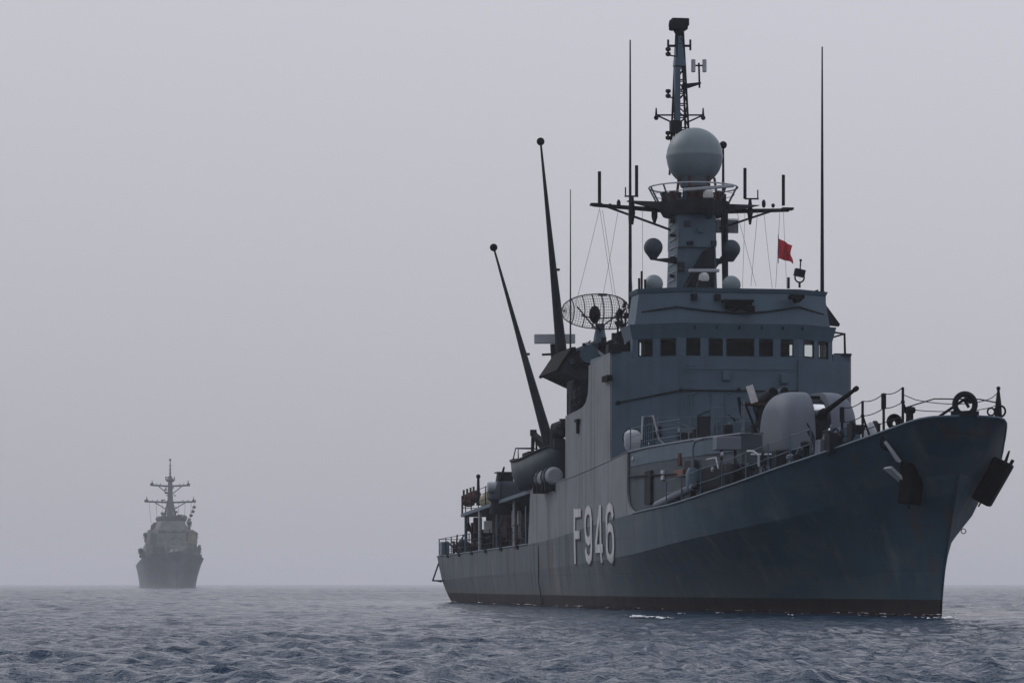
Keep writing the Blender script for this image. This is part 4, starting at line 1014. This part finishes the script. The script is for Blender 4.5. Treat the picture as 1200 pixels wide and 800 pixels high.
# ------------------------------------------------------------------ lattice air-search radar on its pedestal
ar = bpy.data.objects.new('search_radar', None); col.objects.link(ar); ar.parent = ship
q = at(706, 365, s=56); ar.location = q; ar.rotation_euler = (0, 0, R(14))
def refl(u, v): # u,v in [-1,1] -> point on a shallow dish with an elliptical outline
    x = u * 1.95; z = v * .88 * math.sqrt(max(1 - (abs(u)) ** 2.6, 0)) if abs(u) < 1 else 0
    return (x, .75 * u * u + .35 * v * v - .3, z)
mb = MB()
n = 30
mb.tube([refl(-1 + 2 * i / n, 1) for i in range(n + 1)], .032, 6); mb.tube([refl(-1 + 2 * i / n, -1) for i in range(n + 1)], .032, 6)
for v in [-.88 + .16 * i for i in range(12)]: mb.tube([refl(-1 + 2 * i / 20, v) for i in range(21)], .010, 4)
for k in range(1, 34): u = -1 + 2 * k / 34; mb.tube([refl(u, -1 + 2 * i / 6) for i in range(7)], .009, 4)
mb.build('dish_mesh', 'dark', ar)
mb = MB()
for k in range(1, 8): u = -1 + 2 * k / 8; mb.tube([(p[0], p[1] + .12, p[2]) for p in [refl(u, -1 + 2 * i / 6) for i in range(7)]], .03, 5)
for sx in (-1, 1):
    mb.tube([(0, .7, -.9), refl(sx * .7, .3)], .04, 5); mb.tube([(0, .9, -.3), refl(sx * .6, -.3)], .04, 5)
mb.build('dish_frame', 'dark', ar)
MB().ball((-.85, -.9, -.25), .3, 14, 1, .8, 1.5).build('feed_horn', 'black', ar)
mb = MB(); mb.tube([(-.85, -.85, -.55), (-.3, -.4, -1.0), (0, .3, -1.0)], .06, 6); mb.build('feed_boom', 'dark', ar)
mb = MB(); mb.lathe((0, .3, 0), [(.65, -3.2), (.4, -2.0), (.32, -1.3), (.24, -.9), (.24, -.6)], 16); mb.build('radar_pedestal', 'grey', ar)
MB().obox((.0, 0, .86), .45, .2, .1).build('dish_top_bar', 'dark', ar)
MB().prism([(-1.6, 53), (1.6, 53), (1.6, 60), (-1.6, 60)], 5.0, 8.5).build('after_superstructure', 'grey', ship)

# ------------------------------------------------------------------ boat deck, after deckhouse, quarterdeck
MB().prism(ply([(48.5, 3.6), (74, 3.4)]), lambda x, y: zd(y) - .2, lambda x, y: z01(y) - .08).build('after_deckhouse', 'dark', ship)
MB().prism(ply([(48.5, 5.08), (57, 4.95), (76.3, 4.5)]), lambda x, y: z01(y) - .1, lambda x, y: z01(y) + .08).build('boat_deck', 'grey', ship)
for side in (1, -1):
    for s in (52, 57, 62.5, 68.5, 75.6):
        b_ = 4.6 if s < 70 else 4.3
        MB().tube([(-side * b_, s, zd(s)), (-side * b_, s, z01(s) - .1)], .09, 8).build('deck_pillar', 'light' if s in (57, 68.5) else 'grey', ship)
    pts = [edge(s, side) for s in (50, 53, 56, 59, 62, 65, 68, 71, 74, 77, 80, 83, 86.9)]
    railing('quarterdeck_rail', pts, 1.05, 'dark' , r=.03, wires=3)
    pts = [(-side * interp(s, [(56, 4.9), (76, 4.45)]), s, z01(s) + .08) for s in (60, 63, 66, 69, 72, 74.5, 76.2)]
    railing('boat_deck_rail', pts, 1.0, 'dark', r=.03, wires=3)
railing('stern_rail', [(-4.2, 87.2, 2.72), (-2.1, 87.3, 2.72), (0, 87.3, 2.72), (2.1, 87.3, 2.72), (4.2, 87.2, 2.72)], 1.05, 'dark', r=.03)
railing('boat_deck_rail', [(-4.4, 76.2, 5.05), (-2.2, 76.2, 5.05), (0, 76.2, 5.05), (2.2, 76.2, 5.05), (4.4, 76.2, 5.05)], 1.0, 'dark', r=.03)
def pbox(x0, y0, x1, y1, s, mat, name, dep=.6, bevel=.02):
    a, b = at(x0, y0, s=s), at(x1, y1, s=s); xa, xb = sorted((a[0], b[0])); z0, z1 = sorted((a[2], b[2]))
    return MB().box(xa, xb, s, s + dep, z0, z1).build(name, mat, ship, bevel=bevel)
pbox(567, 610, 577, 624, 66, 'white', 'notice_board', .1)
pbox(556, 606, 565, 628, 74.0, 'rust', 'fire_locker', .5)
pbox(553, 612, 561, 634, 76.0, 'dark', 'stern_cabinet', .5)
pbox(594, 606, 599, 634, 62, 'rust', 'hose_locker', .3)
pbox(600, 598, 604, 618, 60, 'light', 'stowed_stretcher', .2)
pbox(607, 598, 611, 632, 58, 'light', 'door_frame', .2)
pbox(616, 593, 618, 636, 52, 'grey', 'door_frame', .2)
q = at(549, 616, s=76); mb = MB(); mb.tube([(q[0], q[1], q[2] + .7), q], .05, 6); mb.lathe((q[0], q[1], q[2] - .3), [(.2, 0), (.12, .3), (.05, .5)], 10); mb.build('hanging_floodlight', 'black', ship)
# boat deck clutter at its after end: ensign staff, heap of covered gear
MB().tube([at(560.5, 592, s=75), at(560.5, 559, s=75)], [.12, .07], 8).build('short_mast', 'dark', ship)
MB().ball(at(560.5, 558, s=75), .13, 10).build('mast_lamp', 'dark', ship)
mb = MB(); 
for (x, y, r_) in ((553, 583, .42), (549, 588, .35), (557, 579, .3)): mb.ball(at(x, y, s=75.5), r_, 10, 1.1, 1, .8)
mb.build('covered_gear', 'rust', ship)
mb = MB()
for (x, y, r_) in ((570, 584, .3), (575, 586, .28), (566, 587, .25)): mb.ball(at(x, y, s=70), r_, 10, .8, .8, 1.3)
mb.build('canvas_bundle', 'canvas', ship)
mb = MB()
for x in (543.5, 547.5, 551.5, 555): mb.tube([at(x, 592, s=76.1), at(x, 574 - (x - 543) * .35, s=76.1)], .06, 6)
mb.build('awning_posts', 'dark', ship)
# light gun mount on the boat deck
gm = bpy.data.objects.new('light_gun_mount', None); col.objects.link(gm); gm.parent = ship
q = at(593, 572, s=61); gm.location = q
MB().lathe((0, 0, 0), [(.75, -.75), (1.0, -.55), (1.02, .1), (.9, .3), (.4, .38)], 24).build('mount_tub', 'well', gm)
mb = MB(); mb.obox((-.08, 0, .52), .85, .8, .5, taper=.85); mb.obox((-.05, 0, .82), 1.0, .9, .06); mb.build('gun_cab', 'dark', gm)
MB().lathe((-.6, -.5, .05), [(.25, -.45), (.28, -.4), (.28, .4), (.2, .5)], 14, 'x').build('side_drum', 'light', gm)
mb = MB(); mb.tube([(.5, -.4, .3), (.5, -.4, .85)], .06); mb.tube([(.8, -.2, -.2), (.9, .1, .35)], .09); mb.tube([(-.3, -.3, .5), (-.5, -2.4, 1.0)], [.09, .05]); mb.ball((.75, -.1, .1), .38, 12); mb.build('mount_fittings', 'dark', gm)
MB().lathe((0, 0, 0), [(.9, -1.35), (.8, -.7)], 20).build('mount_base', 'dark', gm)

# clutter under the quarterdeck overhang, along the rail (bitts, reels, lockers)
random.seed(9)
for i in range(80):
    s = random.uniform(50.5, 86); p = random.uniform(2.6, 4.3) * (1 if random.random() < .85 else -1); z = zd(s)
    h = random.uniform(.4, 1.5 if s < 76 else 1.0); mt = random.choice(('soot', 'soot', 'dark', 'grey', 'rust', 'dark'))
    if i % 3 == 0: MB().lathe((-p, s, z), [(.22, 0), (.2, h * .8), (.26, h * .82), (.1, h)], 10).build('deck_bollard', mt, ship)
    elif i % 3 == 1: MB().box(-p - .25, -p + .2, s, s + random.uniform(.4, 1.2), z, z + h).build('deck_box', mt, ship, bevel=.02)
    else: MB().tube([(-p, s, z), (-p + random.uniform(-.3, .3), s, z + h * .8), (-p + random.uniform(-.5, .5), s + .3, z + h + .3)], .05, 6).build('deck_pipe', mt, ship)
for i, s in enumerate((79, 81.5, 84)): MB().lathe((-3.4, s, zd(s) + .45), [(.45, -.4), (.45, -.33), (.25, -.3), (.25, .3), (.45, .33), (.45, .4)], 14, 'x').build('rope_reel', 'rust', ship)
# fairleads cut in the quarterdeck edge
mb = MB()
for s in (52.5, 57.5, 63, 69, 75, 81):
    b_ = hull_b(s, zd(s)); mb.box(-b_ - .06, -b_ + .3, s - .35, s + .35, zd(s) - .14, zd(s) + .12)
mb.build('edge_fairleads', 'black', hull)

# davit and its gear
dv = MB()
a = at(624, 530, s=49.5); b = at(625, 507, s=49.5); c_ = at(645, 525, s=48)
dv.tube([a, b, c_], [.08, .12, .18], 8); dv.obox(b, .28, .3, .3); dv.tube([b, at(640, 530, s=48.5)], .16, 8)
dv.tube([at(629, 528, s=49), at(628, 512, s=49)], .05, 6); dv.tube([at(633, 524, s=49), at(629, 512, s=49)], .05, 6)
dv.build('davit', 'dark', ship)
mb = MB(); mb.tube([at(650, 525, s=45), at(651, 500, s=45), at(662, 497, s=44)], .25, 8); mb.ball(at(656, 505, s=44.5), .38, 12); mb.obox(at(655, 520, s=44.5), .5, .5, .5); mb.build('davit_winch', 'soot', ship)
mb = MB(); a = at(655, 491, p=5.3); b = at(664, 493, p=5.0); mb.fplate([(a[0], a[2]), (b[0], b[2] + .1), (b[0], b[2] - .15)], b[1] - .1, b[1] + .4); mb.build('lamp_bracket', 'black', ship)
mb = MB(); mb.tube([at(617, 572, s=51), at(617, 560, s=51)], .3, 8); mb.tube([at(612, 570, s=52), at(622, 566, s=50)], .2, 8); mb.build('boat_chock', 'black', ship)

# ------------------------------------------------------------------ things carried by the warship: boat, life rafts, flag
boat = empty('ship_boat', (0, 0, 0), 0, 'dark grey boat slung outboard under the shorter leaning pole of the near warship', 'boat')
def world(q): 
    c_, s_ = math.cos(TH), math.sin(TH); return Vector((SHIP.x + q[0] * c_ - q[1] * s_, SHIP.y + q[0] * s_ + q[1] * c_, q[2]))
bc = world((-4.45, 48.9, 5.62)); boat.location = bc; boat.rotation_euler = (R(-3.5), 0, TH + R(6))
def boat_mesh():
    mb = MB(); n = 17; L_ = 7.6; m = 9
    for j in range(n):
        t = j / (n - 1); y = -L_ / 2 + L_ * t
        w_ = 1.22 * (1 - abs(2 * t - 1) ** 2.8) ** .6 + .04; sh = 1.42 + .42 * abs(2 * t - 1) ** 2; kz = .62 * abs(2 * t - 1) ** 4
        for i in range(m):
            a = PI * i / (m - 1); ca, sa = math.cos(a), math.sin(a)
            mb.v.append((-w_ * math.copysign(abs(ca) ** .62, ca), y * (1 - .06 * abs(sa)), sh - (sh - kz) * abs(sa) ** .8))
    for j in range(n - 1):
        for i in range(m - 1): mb.f.append((j * m + i, j * m + i + 1, (j + 1) * m + i + 1, (j + 1) * m + i))
    return mb, n, m
mb, n, m = boat_mesh()
bo = mb.build('boat_hull', 'well', boat); sm = bo.modifiers.new('s', 'SOLIDIFY'); sm.thickness = .05
rimv = [mb.v[j * m] for j in range(n)] + [mb.v[j * m + m - 1] for j in range(n - 1, -1, -1)]; rimv.append(rimv[0])
MB().tube([(x, y, z + .02) for x, y, z in rimv], .06, 6).build('boat_gunwale', 'dark', boat)
cv = MB(); v_ = []
for j in range(n): 
    a = mb.v[j * m]; b = mb.v[j * m + m - 1]; v_ += [a, ((a[0] + b[0]) / 2, a[1], a[2] + .12), b]
cv.add([(x, y, z - .03) for x, y, z in v_], [(j * 3 + k, j * 3 + k + 1, (j + 1) * 3 + k + 1, (j + 1) * 3 + k) for j in range(n - 1) for k in range(2)]); cv.build('boat_cover', 'canvas', boat)
mb = MB(); mb.box(-.5, .4, 1.0, 2.2, 1.4, 1.95); mb.tube([(-.7, 3.2, 1.7), (-.6, 3.0, 2.3), (.2, 2.9, 2.3)], .035, 6); mb.tube([(-.7, 2.2, 1.6), (-.7, 2.2, 2.2), (.2, 2.2, 2.2)], .035, 6); mb.build('boat_console', 'dark', boat)

def raft(px, py, s, lab, length=1.5, r=.42, mat='white'):
    q = at(px, py, s=s); o = empty('life_raft', world(q), TH, lab, 'life raft', 'life raft canisters under the slung boat')
    mb = MB(); mb.lathe((0, 0, 0), [(r * .7, -length / 2), (r * .97, -length / 2 + .12), (r, -.04), (r * 1.05, -.03), (r * 1.05, .03), (r, .04), (r * .97, length / 2 - .12), (r * .7, length / 2)], 20, 'y'); mb.build('canister', mat, o)
    mb = MB()
    for y in (-.45, -.15, .2, .5): mb.ring((0, y, 0), r + .01, .022, 20, 5)
    mb.build('lashing', 'dark', o)
    for y0_ in (-length / 2 + .1, length / 2 - .25): MB().box(-r, r, y0_, y0_ + .15, -r - .25, -r * .6).build('cradle', 'dark', o)
raft(647, 558, 42.6, 'white life raft canister under the slung boat, the one nearest the tall side wall', 1.3, .44, 'light')
raft(637, 561, 44.2, 'white life raft canister under the slung boat, the one farther from the tall wall', 1.3, .42, 'light')

fl = empty('signal_flag', (0, 0, 0), 0, 'plain red flag flying from the halyard at the right end of the near warship yardarm', 'flag')
a = world(at(912, 279, s=33.8)); fl.location = a
mb = MB(); nx, nz = 12, 10; W_, H_ = .60, 1.02
for j in range(nz + 1):
    for i in range(nx + 1):
        u, v = i / nx, j / nz
        mb.v.append((u * W_ * (1 - .12 * math.sin(v * 5)), .20 * math.sin(u * 11 + v * 3) * u, -v * H_ * (.86 - .10 * u) - u * .36 + .05 * math.sin(v * 6 + u * 3) * u))
for j in range(nz):
    for i in range(nx): mb.f.append((j * (nx + 1) + i, j * (nx + 1) + i + 1, (j + 1) * (nx + 1) + i + 1, (j + 1) * (nx + 1) + i))
mb.build('flag_cloth', 'red', fl)
MB().tube([(0, 0, .15), (0, 0, -1.1)], .02, 5).build('flag_toggle', 'rope', fl)

# ------------------------------------------------------------------ the far destroyer, bow-on in the haze
FTH = R(8.4); FS = Vector((-102.7, 930, 0))
far = empty('destroyer', FS, FTH, 'distant hazy warship seen bow on at left, tripod mast with two wide yards', 'warship')
FSH = [(-8, 11.0), (0, 10.3), (30, 9.1), (60, 8.3), (100, 7.6), (145, 7.2)]
fzd = lambda s: interp(s, FSH)
FBD = [(0, .1), (1, 1.0), (4, 2.6), (12, 5.4), (25, 8.3), (40, 9.8), (60, 10.1), (120, 9.8), (152, 8.5)]
FBW = [(0, .1), (10, 1.6), (25, 4.4), (45, 7.4), (65, 8.6), (110, 8.6), (152, 7)]
mb = MB(); fr_ = [-1.5, 0, .12, .25, .4, .55, .7, .85, 1]; fd = [0, .5, 1.5, 3, 6, 10, 15, 20, 26, 33, 42, 55, 75, 100, 130, 152]; nc = len(fd)
for side in (1, -1):
    for f in fr_:
        for d_ in fd:
            s = d_ - 8 * max(f, 0) ** 1.3
            z = f if f < 0 else f * fzd(s)
            fe = max(f, 0); b_ = interp(d_, FBW) + (interp(d_, FBD) - interp(d_, FBW)) * fe ** 1.5
            mb.v.append((-side * b_, s, z))
k1 = len(fr_) * nc
for o_ in (0, k1):
    for i in range(len(fr_) - 1):
        for j in range(nc - 1): mb.f.append((o_ + i * nc + j, o_ + i * nc + j + 1, o_ + (i + 1) * nc + j + 1, o_ + (i + 1) * nc + j))
t_ = (len(fr_) - 1) * nc
for j in range(nc - 1): mb.f.append((t_ + j, t_ + j + 1, k1 + t_ + j + 1, k1 + t_ + j))
for i in range(len(fr_) - 1):
    mb.f.append((i * nc, (i + 1) * nc, k1 + (i + 1) * nc, k1 + i * nc)); mb.f.append((i * nc + nc - 1, (i + 1) * nc + nc - 1, k1 + (i + 1) * nc + nc - 1, k1 + i * nc + nc - 1))
mb.build('hull', 'far', far)
MB().loft2([(-8.8, 38), (8.8, 38), (9.4, 62), (-9.4, 62)], 8.3, [(-8.0, 41), (8.0, 41), (8.4, 62), (-8.4, 62)], 13.5).build('superstructure_block', 'farup', far)
MB().loft2([(-5.0, 42), (5.0, 42), (8.2, 45.5), (8.2, 60), (-8.2, 60), (-8.2, 45.5)], 13.5, [(-4.4, 43.5), (4.4, 43.5), (7.2, 47), (7.2, 60), (-7.2, 60), (-7.2, 47)], 18.5).build('superstructure_block', 'farup', far)
MB().loft2([(-4, 44), (4, 44), (5.5, 47), (5.5, 57), (-5.5, 57), (-5.5, 47)], 18.5, [(-3, 46), (3, 46), (4.3, 48), (4.3, 56), (-4.3, 56), (-4.3, 48)], 21.3).build('bridge', 'farup', far)
MB().fplate([(5.0, 14.2), (7.9, 13.9), (8.3, 16.0), (7.7, 17.9), (6.2, 18.3), (5.3, 17.2)], 42.0, 42.6).build('canvas_screen', 'farcanvas', far)
for sx in (-1, 1):
    MB().fplate([(sx * 4.6, 14.2), (sx * 7.0, 14.4), (sx * 6.6, 17.2), (sx * 4.8, 17.4)], 42.4, 42.7).build('radar_panel', 'fardark', far)
mb = MB()
for i in range(9): x = -3.8 + i * .95; mb.box(x - .33, x + .33, 43.2, 43.3, 17.3, 17.9)
mb.build('bridge_windows', 'black', far)
mb = MB(); mb.lathe((0, 22, 9.4), [(1.8, 0), (1.6, 1.6), (.9, 2.6)], 14); mb.tube([(0, 21, 11.0), (.1, 14.5, 12.2)], .22, 8); mb.build('deck_gun', 'far', far)
for (x, s, z, r_) in ((-9.4, 60, 12.0, .9), (9.4, 60, 12.5, .9), (-8.0, 52, 17.0, .85), (8.0, 52, 17.2, .85), (-3.9, 50, 22.0, 1.0), (4.2, 50, 22.4, 1.1), (-5.2, 50, 20.3, .7), (5.9, 50, 20.8, .9)):
    m_ = MB(); m_.ball((x, s, z), r_, 12, 1, 1, .9); m_.lathe((x, s, z - 2.4), [(.5, 0), (.35, 2.0)], 10); m_.box(x - .9, x + .9, s - .4, s + .4, z - 1.1, z - .8); m_.build('sensor_dome', 'fardark', far)
random.seed(2)
mb = MB()
for i in range(190):
    z = random.choice((9.6, 11.5, 13.5, 15.8, 18.5, 21.3)); hw_ = {11.5: 8.6, 15.8: 6.8, 9.6: 9.3, 13.5: 8.2, 18.5: 6.4, 21.3: 3.8}[z]; x = random.uniform(-hw_, hw_); s = {11.5: 38.2, 15.8: 43.2, 9.6: 37, 13.5: 42.5, 18.5: 48, 21.3: 50}[z]
    if i % 2: mb.box(x - random.uniform(.2, .7), x + random.uniform(.2, .7), s, s + 1, z - .3, z + random.uniform(.5, 2.2))
    else: mb.tube([(x, s, z), (x + random.uniform(-.3, .3), s, z + random.uniform(1, 2.6))], .1, 5)
mb.build('deck_gear', 'fardark', far)
# mast
fm = bpy.data.objects.new('tripod_mast', None); col.objects.link(fm); fm.parent = far
MB().tube([(0, 54, 18), (0, 55, 27), (0, 56, 34.5)], [1.3, .95, .7], 8).build('mast_column', 'fardark', fm)
mb = MB()
for sx in (-1, 1): mb.tube([(sx * 2.9, 58, 18.5), (sx * .6, 56, 28.5)], [.32, .26], 6)
for z in (21, 24): mb.tube([(-2.3 + (z - 21) * .25, 57.5, z), (2.3 - (z - 21) * .25, 57.5, z)], .2, 6)
mb.tube([(-2.4, 57.5, 20.5), (1.4, 56.7, 25)], .16, 6); mb.tube([(2.4, 57.5, 20.5), (-1.4, 56.7, 25)], .16, 6)
for i in range(6):
    z = 19 + i * 1.5; w_ = 2.7 - i * .36; mb.tube([(-w_, 57.6, z), (w_ * .9, 57.2, z + 1.5)], .11, 5); mb.tube([(w_, 57.6, z), (-w_ * .9, 57.2, z + 1.5)], .11, 5)
mb.build('mast_legs', 'fardark', fm)
random.seed(12)
for i in range(22):
    z = random.uniform(20, 36); x = random.choice((-1, 1)) * random.uniform(.4, 2.6 if z < 30 else 1.5)
    MB().obox((x, 55.2, z), random.uniform(.4, 1.1), .5, random.uniform(.3, 1.0)).build('mast_equipment', 'fardark', fm)
for x in (-6.8, -4.6, -2.6, 2.8, 4.9, 6.9): MB().tube([(x, 56, 27.6), (x * .9, 56, 20.5)], .05, 4).build('flag_halyard', 'fardark', fm)
for (z, hw_) in ((27.6, 8.2), (32.9, 6.3)):
    mb = MB(); mb.tube([(-hw_, 56, z + .2), (0, 56, z - .1), (hw_, 56, z + .2)], .32, 6)
    for sx in (-1, 1): mb.tube([(sx * hw_ * .62, 56, z), (sx * .8, 56, z - 2.6)], .18, 6)
    for f in (-1, -.92, -.7, -.5, .5, .7, .92, 1):
        h = 1.8 if abs(f) in (.92,) else .8; mb.tube([(f * hw_, 56, z), (f * hw_, 56, z + h)], .14, 5)
    mb.ball((-hw_ * .92, 56, z + .6), .5, 8); mb.ball((hw_ * .92, 56, z + .6), .45, 8)
    mb.build('yard', 'fardark', fm)
mb = MB(); mb.lathe((0, 56, 34.2), [(1.0, 0), (1.5, .4), (1.5, .8), (.8, 1.1), (.5, 1.9)], 12); mb.tube([(-1.4, 56, 34.9), (-1.4, 56, 35.9)], .18, 5); mb.tube([(1.4, 56, 34.9), (1.4, 56, 35.9)], .18, 5); mb.build('masthead_platform', 'fardark', fm)
mb = MB(); mb.tube([(0, 56, 35.5), (0, 56, 41.3)], [.3, .12], 6)
for z in (37, 38.2, 39.4): mb.obox((0, 56, z), .8, .4, .25)
mb.ball((0, 56, 41.3), .4, 8); mb.build('topmast', 'fardark', fm)
mb = MB(); mb.box(-2.8, -1.8, 55, 56, 23, 23.8); mb.box(2.2, 3.4, 55, 56, 22.6, 23.4); mb.box(-1.6, 1.6, 53, 54, 19.5, 21.0); mb.build('mast_boxes', 'fardark', fm)
# hoist of signal flags on the far ship
def fworld(q): c_, s_ = math.cos(FTH), math.sin(FTH); return Vector((FS.x + q[0] * c_ - q[1] * s_, FS.y + q[0] * s_ + q[1] * c_, q[2]))
ords = ('topmost', 'second from the top', 'third from the top', 'lowest')
for i, (x, z, mt) in enumerate(((7.9, 26.1, 'fardark'), (7.5, 24.7, 'rust'), (6.9, 23.4, 'black'), (6.3, 22.0, 'fardark'))):
    mb = MB()
    for a_ in range(5):
        for b_ in range(4): mb.v.append((-.5 + a_ * .25 - b_ * .1, .12 * math.sin(a_ * 1.7), .45 - b_ * .3 - a_ * .05))
    for a_ in range(4):
        for b_ in range(3): mb.f.append((a_ * 4 + b_, a_ * 4 + b_ + 1, (a_ + 1) * 4 + b_ + 1, (a_ + 1) * 4 + b_))
    o = mb.build('signal_flag', mt); o.location = fworld((x, 56, z))
    tag(o, 'dark signal flag, %s of four in the distant ship hoist' % ords[i], 'flag', 'signal flags hoisted on the distant ship')
MB().tube([(8.0, 56, 27.6), (6.0, 56, 21.0)], .05, 4).build('flag_halyard', 'rope', fm)

# ------------------------------------------------------------------ foam where waves break along the hull
def foam_patch(mb, cx_, cy_, lx, ly, ang=0, thr=.35):
    nx, ny = max(6, int(lx / .06)), max(5, int(ly / .08)); ca, sa = math.cos(ang), math.sin(ang); idx = {}
    ph = random.uniform(0, 9)
    for i in range(nx + 1):
        for j in range(ny + 1):
            u = -1 + 2 * i / nx; v = -1 + 2 * j / ny
            f = 1 - u * u - v * v + .5 * math.sin(u * 9 + ph) * math.sin(v * 5 + ph * 2) + .4 * math.sin(u * 23 + v * 7 + ph)
            if f > thr:
                x = cx_ + u * lx / 2 * ca - v * ly / 2 * sa; y = cy_ + u * lx / 2 * sa + v * ly / 2 * ca
                z = float(sea_z(np.array([x]), np.array([y]))[0][0]); idx[i, j] = len(mb.v); mb.v.append((x, y, z + .03 + .05 * min(f, 1)))
    for (i, j) in list(idx):
        if (i + 1, j) in idx and (i, j + 1) in idx and (i + 1, j + 1) in idx:
            mb.f.append((idx[i, j], idx[i + 1, j], idx[i + 1, j + 1], idx[i, j + 1]))
random.seed(21)
mb = MB()
def gpt(px, py): Y = CAM_H * 3560 / (py - 684); return ((px - 600) / 3560 * Y, Y)
x, y = gpt(762, 724.5); foam_patch(mb, x, y, 1.5, 1.2, .0, .1); foam_patch(mb, x - .4, y + .5, .9, .9, .0, .2)
for (px, py, l) in ((730, 717, .5), (800, 721, .8), (870, 724, .5), (925, 724, .6), (975, 723, .6), (1035, 724, .8), (1080, 725, 1.0), (1106, 726, 1.6), (1108, 722, 1.4), (1135, 722, .9), (640, 709, .5), (600, 707, .5), (560, 705, .6), (845, 720, .6), (905, 718, .5), (940, 721, .7), (1010, 722, .9), (1060, 722, 1.0), (1095, 723, 1.4), (1118, 721, 1.2), (815, 722, .5), (690, 712, .4)):
    x, y = gpt(px, py); foam_patch(mb, x, y, l, l * .6, random.uniform(-.3, .3), .55)
for i in range(75):
    s_ = random.choice((random.uniform(-.1, 12), random.uniform(0, 50), random.uniform(40, 84))); b_ = hull_b(s_, 0) + random.uniform(.05, .35)
    q_ = world((-b_, s_, 0)); l_ = random.uniform(.3, 1.3)
    foam_patch(mb, q_.x, q_.y, .3, l_, TH, .55)
fo = mb.build('sea_foam', 'foam'); tag(fo, 'thin white foam breaking beside the near warship', None, None, 'stuff')

# ------------------------------------------------------------------ haze
mb = MB().box(-9000, 9000, -9000, 13000, -3, 58); hz = mb.build('haze', 'foam', smooth=False)
hm = bpy.data.materials.new('haze_air'); hm.use_nodes = True; t = hm.node_tree; t.nodes.clear()
o_ = t.nodes.new('ShaderNodeOutputMaterial'); pv = t.nodes.new('ShaderNodeVolumePrincipled')
pv.inputs['Color'].default_value = (.88, .885, .93, 1); pv.inputs['Density'].default_value = .00026; pv.inputs['Anisotropy'].default_value = .0
t.links.new(pv.outputs[0], o_.inputs['Volume'])
hz.data.materials.clear(); hz.data.materials.append(hm)
tag(hz, 'pale grey haze over the sea', None, None, 'stuff')
